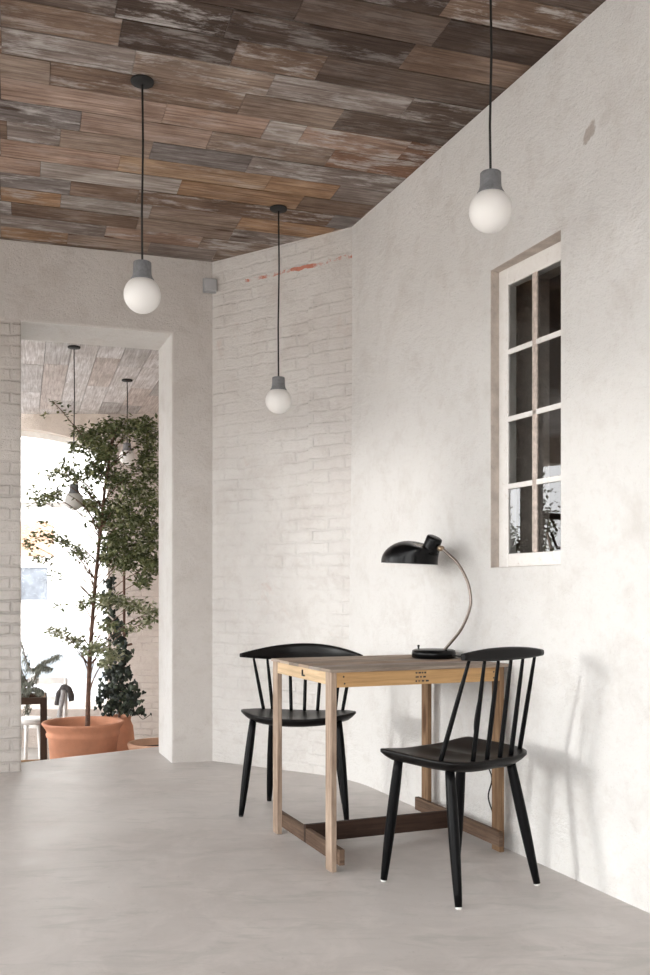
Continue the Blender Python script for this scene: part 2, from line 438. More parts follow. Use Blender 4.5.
# street side and back of the room (behind and beside the camera), with their windows
Cc = A + l * 3.3
Dd = V((-3.6, -3.0, 0))
sd = (Dd - Cc).normalized(); sb = V((sd.y, -sd.x, 0))
if sb.x > 0: sb = -sb
slen = (Dd - Cc).length
SW = [(.35, 1.95, .35, 2.5), (2.45, 3.75, .35, 2.55), (4.25, 7.55, .35, 2.9)]
wall('wall_street', Cc, sd, sb, -.1, slen + .1, 0, H, .3, [M['shell']], openings=SW)
Ee = B + w * 9.018
wall('wall_back', Dd, (Ee - Dd).normalized(), V((0, -1, 0)), 0, (Ee - Dd).length, 0, H, .3, [M['shell']], openings=[(.6, 4.6, .4, 2.9)])
def sash(name, P, d, back, o, depth, nx, nz, mat, fw=.06, pane=True):
    """fixed window in an opening: frame with bars and its panes"""
    t0, t1, z0, z1 = o
    e = bpy.data.objects.new(name, None); C.objects.link(e); e['kind'] = 'structure'
    c = P + back * depth
    mb = MB()
    def q(t, z): return c + d * t + Z * z
    mb.bar(q(t0 + fw / 2, z0), q(t0 + fw / 2, z1), fw, .05, d); mb.bar(q(t1 - fw / 2, z0), q(t1 - fw / 2, z1), fw, .05, d)
    mb.bar(q(t0 + fw, z0 + fw / 2), q(t1 - fw, z0 + fw / 2), fw, .05); mb.bar(q(t0 + fw, z1 - fw / 2), q(t1 - fw, z1 - fw / 2), fw, .05)
    for i in range(1, nx): mb.bar(q(t0 + (t1 - t0) * i / nx, z0 + fw), q(t0 + (t1 - t0) * i / nx, z1 - fw), .035, .04, d)
    for i in range(1, nz): mb.bar(q(t0 + fw, z0 + (z1 - z0) * i / nz), q(t1 - fw, z0 + (z1 - z0) * i / nz), .035, .04)
    mb.build('window_frame', mat, e)
    if pane:
        mb = MB(); mb.quad([q(t0 + fw, z0 + fw), q(t1 - fw, z0 + fw), q(t1 - fw, z1 - fw), q(t0 + fw, z1 - fw)]); mb.build('window_panes', M['clear'], e)
    return e
for i, o in enumerate(SW):
    sash('window_%d' % (i + 3), Cc, sd, sb, o, .2, 2 if i == 2 else 1, 1, M['dark_wood'])
sash('window_6', Dd, (Ee - Dd).normalized(), V((0, -1, 0)), (.6, 4.6, .4, 2.9), .2, 3, 1, M['dark_wood'])
# timber rail across the last opening
mb = MB(); mb.bar(A + l * 1.835 + ln * .08 + Z * 1.66, A + l * 2.95 + ln * .08 + Z * 1.66, .045, .05); struct(mb.build('trim_1', M['dark_wood']))

# floor (with the landing through the doorway) ------------------------------------------------
mb = MB()
S1 = V((-1.905, 5.84, 0)); S2 = V((-1.152, 6.464, 0)); S3 = V((-.80, 6.757, 0))
outline = [A + l * 3.4 + ln * .02, A + l * 1.16 + ln * .02, S1 + V((-.02, .0, 0)), S2, S3, V((-.80, 6.0, 0)), A + m * 0 + mn * .1, B + wn * .12 + mn * .1, Ee + wn * .1 + V((.1, -.2, 0)), Dd + V((-.2, -.2, 0))]
top = [mb.bm.verts.new(p) for p in outline]; bot = [mb.bm.verts.new(p - Z * .56) for p in outline]
f = mb.face(top, [(p.x, p.y) for p in outline]); 
for i in range(len(outline)):
    k = (i + 1) % len(outline)
    mb.face([top[i], bot[i], bot[k], top[k]], [(i, 0), (i, .5), (i + 1, .5), (i + 1, 0)])
mb.face(bot[::-1])
struct(mb.build('floor', M['floor'], recalc=True))

BOARD = {'or': (.52, .335, .205), 'or2': (.58, .405, .27), 'tan': (.45, .355, .29), 'gr': (.40, .345, .315), 'lg': (.55, .505, .47), 'br': (.31, .22, .165),
         'br2': (.265, .18, .13), 'bg': (.32, .29, .28), 'pk': (.53, .38, .30), 'pk2': (.56, .42, .345), 'wh': (.62, .57, .53), 'rd': (.36, .215, .145), 'dk': (.125, .088, .07), 'dk2': (.185, .138, .112)}
# the salvaged boards nearest the doorway wall, row by row: colour and where each starts
LAID = {0: [('or', -1.25), ('tan', -0.88), ('gr', -0.41), ('tan', -0.01)],
         1: [('gr', -1.25), ('pk', -0.68), ('tan', -0.13), ('br', 0.48)],
         2: [('bg', -1.25), ('br', -1.19), ('tan', -0.52), ('gr', 0.02)],
         3: [('or', -1.24), ('lg', -0.94), ('tan', -0.47), ('or', 0.02), ('br', 0.56)],
         4: [('bg', -1.24), ('br', -0.9), ('br2', -0.56), ('bg', 0.5)],
         5: [('pk', -1.24), ('wh', -1.05), ('or', -0.37), ('br', 0.27)],
         6: [('pk', -1.23), ('or2', -0.69), ('or', 0.05), ('gr', 0.41)],
         7: [('br', -1.23), ('gr', -1.2), ('tan', -0.97), ('bg', -0.56), ('gr', -0.09)],
         8: [('bg', -1.23), ('pk2', -0.89), ('tan', -0.32), ('rd', 0.26)],
         9: [('pk2', -1.22), ('pk', -0.55), ('wh', -0.1), ('pk', 0.07), ('rd', 0.57)],
         10: [('tan', -1.22), ('br', -1.03), ('tan', -0.25), ('dk2', 0.18)],
         11: [('gr', -1.21), ('tan', -0.72), ('gr', -0.17), ('dk2', 0.43)],
         12: [('br', -1.21), ('dk', -0.79), ('br', -0.36), ('dk2', -0.01)],
         13: [('dk2', -1.21), ('dk', -0.82), ('dk', -0.42), ('br', 0.28)],
         14: [('br', -1.2), ('dk', -0.56), ('dk2', -0.2), ('dk', 0.34)],
         15: [('dk2', -0.91), ('dk', -0.26), ('br', 0.29)],
         16: [('dk', -0.62), ('dk2', 0.13)]}
# ceiling of planks -----------------------------------------------------------------------
def plank_ceiling(name, O, along, across, s0, s1, rows, width, z, mats, lens, seed, gap=.004, th=.02, laid=None):
    rnd = random.Random(seed); mb = MB()
    cl = mb.bm.loops.layers.float_color.new('board') if laid else None
    across, along = across.normalized(), along.normalized()
    for k in range(*rows):
        known = list(laid.get(k, [])) if laid else []
        s = s0; first = True
        while s < s1 - .02:
            col = BOARD[rnd.choice(('br', 'dk', 'dk2', 'tan', 'br2', 'gr', 'rd', 'dk'))]
            if known and s >= known[0][1] - .02 and len(known) > 1:
                col = BOARD[known[0][0]]; L = known[1][1] - s; known.pop(0)
            elif known and s < known[0][1] - .02:
                L = min(rnd.uniform(*lens), known[0][1] - s)
            else:
                if known: col = BOARD[known.pop(0)[0]]
                L = (rnd.uniform(*lens) + .25) * (rnd.uniform(.3, 1) if first else 1)
            L = min(L, s1 - s); first = False
            c = O + along * (s + L / 2) + across * ((k + .5) * width) + Z * (z + th / 2 + rnd.uniform(0, .004))
            n0 = len(mb.bm.faces)
            mb.box(c, (along, across, Z), (L - .0015, width - gap, th), 0, (rnd.random() * 40, rnd.random() * 40), 0)
            if cl:
                mb.bm.faces.ensure_lookup_table(); v = rnd.uniform(.9, 1.1)
                for f in mb.bm.faces[n0:]:
                    for lp in f.loops: lp[cl] = (col[0] * v, col[1] * v, col[2] * v, 1)
            s += L
    c = O + along * ((s0 + s1) / 2) + across * ((rows[0] + rows[1]) / 2 * width) + Z * (z + th + .03)
    mb.box(c, (along, across, Z), (s1 - s0, (rows[1] - rows[0]) * width, .04), 1)
    return struct(mb.build(name, mats))
plank_ceiling('ceiling', A + ln * -.025, -l, -ln, -4.2, 6.5, (-1, 56), .181, H, [M['ceil'], M['dark_gap']], (.35, 1.35), 23, .0065, laid=LAID)
plank_ceiling('ceiling_far', A, ln, l, .43, 4.4, (-6, 32), .193, 2.90, [M['ceil_far'], M['dark_gap']], (.35, 1.0), 5)

# far room -------------------------------------------------------------------------------
FY, FZ = 9.8, -.55
mb = MB(); mb.box((-3.3, 7.6, FZ - .05), ((1, 0, 0), (0, 1, 0), Z), (6.4, 5.2, .1)); struct(mb.build('floor_far', M['far_floor']))
mb = MB()
AX0, AX1 = -4.66, -2.243
def arch(x): return 2.775 - .17 * (x + 3.45) ** 2
def fq(p0, p1, p2, p3, mi=0): mb.quad([p0, p1, p2, p3], [(p[0] + p[1], p[2]) for p in (p0, p1, p2, p3)], mi)
for y, s in ((FY, 0), (FY + .35, 1)):
    fq(V((-6.3, y, FZ)), V((AX0, y, FZ)), V((AX0, y, 2.95)), V((-6.3, y, 2.95)))
    fq(V((AX1, y, FZ)), V((-.6, y, FZ)), V((-.6, y, 2.95)), V((AX1, y, 2.95)))
    fq(V((AX0, y, FZ)), V((AX1, y, FZ)), V((AX1, y, -.15)), V((AX0, y, -.15)))
n = 24
for i in range(n):
    x0, x1 = AX0 + (AX1 - AX0) * i / n, AX0 + (AX1 - AX0) * (i + 1) / n
    for y in (FY, FY + .35): fq(V((x0, y, arch(x0))), V((x1, y, arch(x1))), V((x1, y, 2.95)), V((x0, y, 2.95)), 1)
    fq(V((x0, FY, arch(x0))), V((x1, FY, arch(x1))), V((x1, FY + .35, arch(x1))), V((x0, FY + .35, arch(x0))), 1)
for x in (AX0, AX1): fq(V((x, FY, -.15)), V((x, FY + .35, -.15)), V((x, FY + .35, arch(x))), V((x, FY, arch(x))), 1)
fq(V((AX0, FY, -.15)), V((AX1, FY, -.15)), V((AX1, FY + .35, -.15)), V((AX0, FY + .35, -.15)), 1)
struct(mb.build('wall_far', [M['far_wall'], M['far_plain']], merge=True, recalc=True))
wall('wall_far_right', V((-.80, 6.2, 0)), V((0, 1, 0)), V((1, 0, 0)), 0, 3.7, FZ, 2.95, .2, [M['far_wall']])
wall('wall_far_left', V((-6.2, 4.6, 0)), V((0, 1, 0)), V((-1, 0, 0)), 0, 5.3, FZ, 2.95, .2, [M['far_plain']], openings=[(1.2, 4.6, -.1, 2.6)])
# its arched window
e = bpy.data.objects.new('window_2', None); C.objects.link(e); e['kind'] = 'structure'
mb = MB()
yw = FY + .22
pts = [V((AX0 + .03 + (AX1 - AX0 - .06) * i / 30, yw, 0)) for i in range(31)]
for p in pts: p.z = arch(p.x) - .03
for p, q in zip(pts, pts[1:]): mb.bar(p, q, .06, .05)
mb.bar((AX0 + .03, yw, -.15), (AX0 + .03, yw, arch(AX0)), .06, .05, (1, 0, 0)); mb.bar((AX1 - .03, yw, -.15), (AX1 - .03, yw, arch(AX1)), .06, .05, (1, 0, 0))
mb.bar((AX0, yw, -.12), (AX1, yw, -.12), .06, .05); mb.bar((AX0, yw, 1.98), (AX1, yw, 1.98), .05, .05)
mb.bar((-3.47, yw, -.15), (-3.47, yw, 1.98), .05, .05, (1, 0, 0))
mb.build('window_frame', M['white_paint'], e)
mb = MB()
vs = [mb.bm.verts.new((p.x, yw, p.z)) for p in pts] + [mb.bm.verts.new((AX1 - .03, yw, -.12)), mb.bm.verts.new((AX0 + .03, yw, -.12))]
mb.face(vs); mb.build('window_panes', M['clear'], e)

# street beyond --------------------------------------------------------------------------
mb = MB(); mb.box((-5, 20, -1.2), ((1, 0, 0), (0, 1, 0), Z), (60, 19.6, .1)); struct(mb.build('ground_street', M['street']))
bd = thing('building', 'pale building across the street with orange brick beside a shop window', 'building', (-6.62, 23.5, -1.15))
mb = MB(); mb.box((0, 0, 5.0), ((1, 0, 0), (0, 1, 0), Z), (26, 3, 10)); mb.build('facade', M['facade'], bd)
mb = MB(); mb.box((-.05, -1.53, 3.45), ((1, 0, 0), (0, 1, 0), Z), (.75, .1, .8)); mb.build('brick_panel', M['orange_brick'], bd)
mb = MB(); mb.box((-.1, -1.54, 2.42), ((1, 0, 0), (0, 1, 0), Z), (.62, .08, .75)); mb.build('shop_window', M['shop_glass'], bd)
mb = MB()
for x in (-.44, .24): mb.box((x, -1.55, 2.42), ((1, 0, 0), (0, 1, 0), Z), (.06, .12, .85))
mb.box((-.1, -1.55, 2.82), ((1, 0, 0), (0, 1, 0), Z), (.74, .14, .06)); mb.build('shop_window_frame', M['white_paint'], bd)

def car():
    t = thing('car', 'silver car parked in the street beyond the arched window', 'car', (-4.25, 14.6, -1.15), 0)
    prof = [(-2.05, .28), (-2.1, .55), (-2.0, .82), (-1.15, .93), (-.55, 1.36), (.75, 1.42), (1.45, .98), (2.0, .92), (2.1, .6), (2.05, .28)]
    mb = MB()
    def loft(prof, y0, y1, inset):
        rings = []
        for y, k in ((y0, inset), (y0 + .12, 0), (y1 - .12, 0), (y1, inset)):
            rings.append([mb.bm.verts.new((x * (1 - k * .02), y, .28 + (z - .28) * (1 - k * .06))) for x, z in prof])
        for a, b in zip(rings, rings[1:]):
            for i in range(len(prof)):
                k = (i + 1) % len(prof); mb.face([a[i], a[k], b[k], b[i]])
        mb.face(rings[0]); mb.face(rings[-1][::-1])
    loft(prof, -.85, .85, 1)
    mb.build('body', M['car_paint'], t, bevel=.05, recalc=True)
    for s in (-1, 1):
        mb = MB()
        for poly in ([(-.95, .95), (-.5, 1.27), (-.02, 1.30), (-.02, .95)], [(.05, .95), (.05, 1.30), (.68, 1.32), (1.15, .97)]):
            a = [mb.bm.verts.new((x, s * .855, z)) for x, z in poly]; b = [mb.bm.verts.new((x, s * .83, z)) for x, z in poly]
            mb.face(a); mb.face(b[::-1])
            for i in range(4): mb.face([a[i], b[i], b[(i + 1) % 4], a[(i + 1) % 4]])
        mb.build('side_window', M['car_glass'], t, recalc=True)
        mb = MB(); mb.box((0, s * .86, .56), ((1, 0, 0), (0, 1, 0), Z), (3.9, .05, .1)); mb.build('side_trim', M['rubber'], t)
        for x in (-1.3, 1.32):
            mb = MB(); R = Matrix.Rotation(PI / 2, 3, 'X')
            mb.lathe([(0, -.09), (.20, -.09), (.31, -.08), (.32, -.04), (.32, .04), (.31, .08), (.20, .09), (0, .09)], (x, s * .80, .32), 28, R); mb.build('wheel', M['rubber'], t)
car()

# ------------------------------------------------------------------ window in the right wall
e = bpy.data.objects.new('window_1', None); C.objects.link(e); e['kind'] = 'structure'
wr = math.radians(3.7)      # the old sash sits a little askew in its recess
wd_ = w * math.cos(wr) + wn * math.sin(wr); wdn = wn * math.cos(wr) - w * math.sin(wr)
WO = B + w * WT0
def wp(t, z, dep): return WO + wd_ * (t - WT0) + wdn * dep + Z * z
fw = .066
d0 = .066      # middle of the frame, behind the wall face
mb = MB()
mb.bar(wp(WT0 + fw / 2, WZ0, d0), wp(WT0 + fw / 2, WZ1, d0), fw, .045, wd_); mb.bar(wp(WT1 - fw / 2, WZ0, d0), wp(WT1 - fw / 2, WZ1, d0), fw, .045, wd_)
mb.bar(wp(WT0 + fw, WZ0 + .028, d0), wp(WT1 - fw, WZ0 + .028, d0), .056, .045); mb.bar(wp(WT0 + fw, WZ1 - .037, d0), wp(WT1 - fw, WZ1 - .037, d0), .074, .045)
mb.build('window_frame', M['frame'], e, bevel=.004)
gz0, gz1 = WZ0 + .056, WZ1 - .074
mb = MB(); mb.bar(wp((WT0 + WT1) / 2, gz0, d0 - .021), wp((WT0 + WT1) / 2, gz1, d0 - .021), .030, .010, wd_)
mb.build('mullion', M['bar'], e, bevel=.003)
mb = MB()
for i in (1, 2, 3):
    z = gz0 + (gz1 - gz0) * i / 4
    mb.bar(wp(WT0 + fw, z, d0 - .021), wp(WT1 - fw, z, d0 - .021), .022, .010)
mb.build('glazing_bars', M['frame'], e, bevel=.003)
mb = MB()
mb.quad([wp(WT0 + fw - .01, gz0 - .01, d0 - .015), wp(WT1 - fw + .01, gz0 - .01, d0 - .015), wp(WT1 - fw + .01, gz1 + .01, d0 - .015), wp(WT0 + fw - .01, gz1 + .01, d0 - .015)])
mb.build('panes', M['glass'], e)
mb = MB(); mb.bar(wp(WT1 - fw - .07, gz0 + .012, d0 - .03), wp(WT1 - fw - .10, gz0 + .075, d0 - .025), .008, .006); mb.build('window_stay', M['steel'], e)
# the dark store room behind it
mb = MB()
t0, t1, z0, z1, a0, a1 = WT0 - .25, WT1 + .25, WZ0 - .2, WZ1 + .2, .302, 1.2
P8 = [B + w * t + wn * d + Z * z for d in (a0, a1) for t, z in ((t0, z0), (t1, z0), (t1, z1), (t0, z1))]
for q in ((4, 5, 6, 7), (0, 1, 5, 4), (3, 2, 6, 7), (0, 3, 7, 4), (1, 2, 6, 5)): mb.quad([P8[i] for i in q])
struct(mb.build('wall_store', M['niche']))

# ------------------------------------------------------------------ furniture
def seat_mesh(outline, zf, edge, thick, inset):
    """outline: closed list of (x,y); zf(x,y) height of the top"""
    mb = MB(); n = len(outline)
    cx = sum(p[0] for p in outline) / n; cy = sum(p[1] for p in outline) / n
    rings = []
    def ring(k, dz, usez=True, fixed=None):
        r = []
        for x, y in outline:
            X, Y = cx + (x - cx) * k, cy + (y - cy) * k
            r.append(mb.bm.verts.new((X, Y, zf(X, Y) + dz)))
        return r
    ks = [1, .985, .93, .85, .7, .52, .34, .17]
    top = [ring(k, 0 if i else -.002) for i, k in enumerate(ks)]
    side = [ring(1.0, -edge)]
    low = [ring(1 - inset * .45, -edge - (thick - edge) * .55), ring(1 - inset, -thick), ring(.5, -thick)]
    def band(a, b):
        for i in range(n):
            k = (i + 1) % n; mb.face([a[i], a[k], b[k], b[i]], [(v.co.x, v.co.y) for v in (a[i], a[k], b[k], b[i])], 0, True)
    for a, b in zip(top, top[1:]): band(a, b)
    c = mb.bm.verts.new((cx, cy, zf(cx, cy)))
    for i in range(n): mb.face([top[-1][i], top[-1][(i + 1) % n], c], None, 0, True)
    seq = [top[0]] + side + low
    for a, b in zip(seq, seq[1:]): band(b, a)
    c = mb.bm.verts.new((cx, cy, zf(cx, cy) - thick))
    for i in range(n): mb.face([low[-1][(i + 1) % n], low[-1][i], c], None, 0, True)
    return mb
def catmull(pts, n=8, closed=True):
    out = []; N = len(pts)
    for i in range(N if closed else N - 1):
        P = [V(pts[(i + k) % N] if closed else pts[min(max(i + k, 0), N - 1)]) for k in (-1, 0, 1, 2)]
        for j in range(n):
            t = j / n
            out.append(.5 * ((2 * P[1]) + (-P[0] + P[2]) * t + (2 * P[0] - 5 * P[1] + 4 * P[2] - P[3]) * t * t + (-P[0] + 3 * P[1] - 3 * P[2] + P[3]) * t ** 3))
    if not closed: out.append(V(pts[-1]))
    return out
def turned(mb, p0, p1, r0, rm, r1, n=10):
    """turned rod from p0 (radius r0) to p1 (radius r1), rm in the middle"""
    p0, p1 = V(p0), V(p1); pts = []; rad = []
    for i in range(n + 1):
        t = i / n; pts.append(p0.lerp(p1, t))
        rad.append(r0 * (1 - t) * (1 - 2 * t) + rm * 4 * t * (1 - t) + r1 * t * (2 * t - 1))
    mb.tube(pts, rad, 14)
def chair_leg(root, topp, foot, glide='glide'):
    mb = MB(); f = V(foot); f.z = .006
    turned(mb, topp, f, .0165, .0195, .0125)
    lg = mb.build('leg', M['black_lacquer'], root)
    mb = MB(); mb.lathe([(0, 0), (.0105, 0), (.0115, .002), (.0115, .0075), (0, .0075)], foot, 16); mb.build('foot_glide', M[glide], lg)
def crest(path, hh, tt, zc, n=14):
    """rail swept along path (list of (x,y)); hh height, tt thickness, zc centre height"""
    mb = MB(); rings = []
    for i, p in enumerate(path):
        d = (V(path[min(i + 1, len(path) - 1)]) - V(path[max(i - 1, 0)])).normalized()
        nrm = V((-d.y, d.x))
        r = []
        for k in range(n):
            a = 2 * PI * k / n; c, s = math.cos(a), math.sin(a)
            ex = math.copysign(abs(c) ** .7, c) * tt[i] / 2; ez = math.copysign(abs(s) ** .75, s) * hh[i] / 2
            r.append(mb.bm.verts.new((p[0] + nrm.x * ex, p[1] + nrm.y * ex, zc[i] + ez)))
        rings.append(r)
    for a, b in zip(rings, rings[1:]):
        for k in range(n): mb.face([a[k], a[(k + 1) % n], b[(k + 1) % n], b[k]], None, 0, True)
    mb.face(rings[0][::-1]); mb.face(rings[-1])
    return mb

# chair in front: straight crest rail, six spindles, seen from behind
def chair_front():
    t = thing('spindle_chair', 'black spindle chair with short straight top rail, in front of the table', 'chair', (.468, 3.447, 0), .678)
    ol = [(-.225, .148), (-.11, .163), (0, .167), (.11, .163), (.225, .148), (.232, .08), (.232, -.04), (.224, -.125), (.185, -.185), (.09, -.212), (0, -.216), (-.09, -.212), (-.185, -.185), (-.224, -.125), (-.232, -.04), (-.232, .08)]
    pts = [(p.x, p.y) for p in catmull([V((x, y)) for x, y in ol], 6)]
    def zf(x, y):
        return .476 + .014 * (abs(x) / .22) ** 2 * (.4 + .6 * max(0, (y + .2) / .36)) - .012 * math.exp(-((abs(x) - .085) ** 2 / .005 + (y + .03) ** 2 / .018))
    seat_mesh(pts, zf, .012, .036, .14).build('seat', M['seat_black'], t)
    for s in (-1, 1):
        chair_leg(t, (s * .165, .115, .452), (s * .193, .165, 0))
        chair_leg(t, (s * .157, -.130, .447), (s * .204, -.215, 0))
    for s in (-1, 1):
        for (b, yb, zb, tt, yt) in ((.207, -.133, .474, .170, -.233), (.099, -.182, .464, .100, -.238), (.034, -.187, .462, .033, -.241)):
            mb = MB(); turned(mb, (s * b, yb, zb), (s * tt, yt, .83), .0085, .0082, .0055); mb.build('spindle', M['black_lacquer'], t)
    N = 20; path = []; hh = []; tt = []; zc = []
    for i in range(N + 1):
        q = -1 + 2 * i / N
        path.append((.205 * q, -.243 + .008 * q * q)); k = (1 - abs(q) ** 2.2)
        hh.append(.023 + .024 * k); tt.append(.022 + .006 * k); zc.append(.8375 + .004 * k)
    crest(path, hh, tt, zc).build('top_rail', M['seat_black'], t)
chair_front()

# chair behind: wide curved rail, seven spindles, facing us
def chair_behind():
    t = thing('spindle_chair', 'black spindle chair with wide curved backrest rail, tucked behind the table', 'chair', (-.132, 4.515, 0), 2.985)
    ol = [(-.278, -.012), (-.235, .055), (-.15, .122), (0, .150), (.15, .122), (.235, .055), (.278, -.012), (.262, -.07), (.215, -.15), (.12, -.205), (0, -.222), (-.12, -.205), (-.215, -.15), (-.262, -.07)]
    pts = [(p.x, p.y) for p in catmull([V((x, y)) for x, y in ol], 7)]
    def zf(x, y): return .468 + .020 * (abs(x) / .27) ** 2.2 - .010 * math.exp(-(x * x / .02 + (y + .02) ** 2 / .015))
    seat_mesh(pts, zf, .010, .036, .13).build('seat', M['seat_black'], t)
    for s in (-1, 1):
        chair_leg(t, (s * .205, .045, .450), (s * .25, .099, 0), 'rubber')
        chair_leg(t, (s * .155, -.165, .445), (s * .190, -.245, 0), 'rubber')
    def yr(x): return -.235 + .155 * (x / .3) ** 2
    for (b, yb, tp) in ((.195, -.148, .244), (.156, -.172, .185), (.066, -.188, .080), (0, -.192, 0), (-.066, -.188, -.080), (-.156, -.172, -.185), (-.195, -.148, -.244)):
        mb = MB(); turned(mb, (b, yb, .462), (tp, yr(tp), .728), .0085, .0085, .006); mb.build('spindle', M['black_lacquer'], t)
    N = 32; path = []; hh = []; tt = []; zc = []
    for i in range(N + 1):
        q = -1 + 2 * i / N; x = .298 * q
        path.append((x, yr(x))); k = 1 - abs(q) ** 2
        hh.append(.019 + .070 * k); tt.append(.020 + .004 * k); zc.append(.745 + .010 * k)
    crest(path, hh, tt, zc).build('top_rail', M['seat_black'], t)
chair_behind()

# table of reclaimed timber
TA = math.atan2(.281, .684)
TABLE_H = .762
tb = thing('table', 'small reclaimed-timber table against the right wall carrying the desk lamp', 'table', (.024, 3.555, 0), TA)
X, Y = V((1, 0, 0)), V((0, 1, 0))
TL, TW = .760, .668
lw, lt = .060, .022        # legs: boards, wide along y
for (x, y, mt) in ((lt / 2, lw / 2, 'leg_left'), (lt / 2, TW - lw / 2, 'leg_left'), (TL - lt / 2, lw / 2, 'leg_right'), (TL - lt / 2, TW - lw / 2, 'leg_right')):
    mb = MB(); mb.box((x, y, (TABLE_H - .012) / 2), (X, Y, Z), (lt, lw, TABLE_H - .012)); mb.build('leg', M[mt], tb, bevel=.002)
mb = MB()
nb = 6; bwid = (TW + .012) / nb
for i in range(nb):
    mb.box((TL / 2 + .009, -.006 + bwid * (i + .5), TABLE_H - .006 + random.uniform(-.0008, .0008)), (X, Y, Z), (TL + .030, bwid - .0015, .012))
mb.build('tabletop', M['tabletop'], tb, bevel=.001)
az = TABLE_H - .012 - .028
mb = MB(); mb.box((TL / 2, .011, az), (X, Y, Z), (TL - 2 * lt, .022, .056)); fa = mb.build('apron', M['pine'], tb, bevel=.0015)
mb = MB(); mb.box((TL / 2, TW - .011, az), (X, Y, Z), (TL - 2 * lt, .022, .056)); mb.build('apron', M['pine'], tb, bevel=.0015)
mb = MB(); mb.box((.011, TW / 2, az + .004), (X, Y, Z), (.020, TW - 2 * lw, .048)); sa = mb.build('apron', M['pine_pale'], tb, bevel=.0015)
mb = MB(); mb.box((TL - .011, TW / 2, az + .004), (X, Y, Z), (.020, TW - 2 * lw, .048)); mb.build('apron', M['pine'], tb, bevel=.0015)
for x in (lt + .011, TL - lt - .011):
    mb = MB(); mb.box((x, TW / 2 + .0, .060), (X, Y, Z), (.022, TW + .05, .060)); mb.build('foot_rail', M['rail'], tb, bevel=.002)
mb = MB(); mb.box((TL / 2, TW * .50, .067), (X, Y, Z), (TL - 2 * lt + .001, .022, .074)); mb.build('stretcher', M['stretch'], tb, bevel=.002)
mb = MB(); yh = .30
mb.bar((-.002, yh, az + .018), (-.002, yh, az - .002), .006, .005, (0, 1, 0)); mb.bar((-.002, yh + .003, az - .004), (-.002, yh - .022, az - .004), .006, .005)
mb.build('hook', M['iron'], sa)
mb = MB()     # worn unreadable stamp burnt into the front apron
rs = random.Random(3)
for r in range(3):
    x = .355
    while x < .405:
        L = rs.uniform(.006, .016); mb.box((x + L / 2, -.0003, az + .017 - r * .016), (X, Y, Z), (L, .0012, rs.uniform(.004, .007))); x += L + rs.uniform(.003, .007)
mb.build('stamp', M['ink'], fa)
R = Matrix.Rotation(PI / 2, 3, 'X')
for x, z in ((.05, .012), (.054, -.014), (.71, .01), (.71, -.014)):
    mb = MB(); mb.lathe([(0, 0), (.0035, 0), (.0035, .001), (0, .001)], (x, -.0002, az + z), 10, R); mb.build('nail_head', M['iron'], fa)
def table_pt(x, y, z): return V((.024, 3.555, 0)) + V((math.cos(TA), math.sin(TA), 0)) * x + V((-math.sin(TA), math.cos(TA), 0)) * y + Z * z

# desk lamp
LX, LY = .481, 4.195
ld = V((.75, -.66, 0)).normalized()
lampr = thing('desk_lamp', 'black enamel desk lamp with domed shade and curved stem, standing on the table', 'lamp', (LX, LY, TABLE_H + .001), math.atan2(ld.y, ld.x))
# local x runs from the shade side towards the stem's bulge
SC = 4.2 / 948 / .79       # pixels of the photo to metres along local x
mb = MB(); mb.lathe([(0, 0), (.090, 0), (.0965, .004), (.0975, .022), (.094, .034), (.085, .038), (.03, .041), (0, .042)], (0, 0, 0), 48); lb = mb.build('base', M['enamel'], lampr)
mb = MB(); mb.tube([(-.075, -.01, .036), (-.075, -.01, .050)], .004, 10); mb.lathe([(0, .0), (.006, .001), (.006, .007), (0, .009)], (-.075, -.01, .047), 12); mb.build('switch', M['enamel'], lb)
def st(u, v): return V(((u - 433.5) * SC * (.90 if u > 444 else 1), 0, (658.5 - v) * 4.2 / 948))
path = catmull([st(441.5, 652.5), st(450, 644), st(462, 629), st(470, 611), st(471.5, 598), st(468, 582), st(459, 565.5), st(449, 555.5), st(442.0, 550.5)], 8, False)
mb = MB(); mb.tube(path, .0068, 14); mb.build('stem', M['steel'], lampr)
mb = MB(); mb.tube([st(441.5, 655), st(442.8, 650.5)], .010, 16); mb.build('stem_collar', M['enamel'], lampr)
kn = st(440.2, 549.5)
mb = MB(); R = Matrix.Rotation(PI / 2, 3, 'X')
mb.lathe([(0, -.014), (.011, -.014), (.0125, -.010), (.0125, .010), (.011, .014), (0, .014)], kn, 18, R); mb.tube([kn, kn + (path[-1] - kn) * 1.5], .007, 12)
mb.build('knuckle', M['brass'], lampr)
# shade: oblique dome lofted from its rim to the tilted neck
rc = st(409.8, 564.2); rr = .128
tilt_r = math.radians(3.0); tilt_n = math.radians(27)
nc = st(424.5, 548.5); nr = .036
mb = MB(); Nn = 56; rings = []; NS = 16
def ringpt(q, ang, sc_=1.0):
    sx = math.sin(q * PI / 2); cs = math.cos(q * PI / 2)
    kk = cs ** .9
    rad = (nr * (1 - kk) + rr * kk) * sc_
    cen = V((rc.x + (nc.x - rc.x) * sx ** 2.0, 0, rc.z + (nc.z - rc.z) * sx ** .85))
    ti = tilt_r + (tilt_n - tilt_r) * q ** 1.6
    return cen + V((math.cos(ang) * rad * math.cos(ti), math.sin(ang) * rad, -math.cos(ang) * rad * math.sin(ti))) + V((0, 0, .022 * math.sin(q * PI) ** .8))
def shade_ring(q, off=0, sc_=1.0):
    return [mb.bm.verts.new(ringpt(q, 2 * PI * k / Nn, sc_) + V((0, 0, off))) for k in range(Nn)]
outer = [shade_ring(i / NS * .93) for i in range(NS + 1)]
for a, b in zip(outer, outer[1:]):
    for k in range(Nn): mb.face([a[k], a[(k + 1) % Nn], b[(k + 1) % Nn], b[k]], None, 0, True)
sh = mb.build('shade', M['enamel'], lampr)
mb = MB()
inner = [shade_ring(i / NS * .93, -.003 * i / NS, .978 if i else .995) for i in range(NS + 1)]
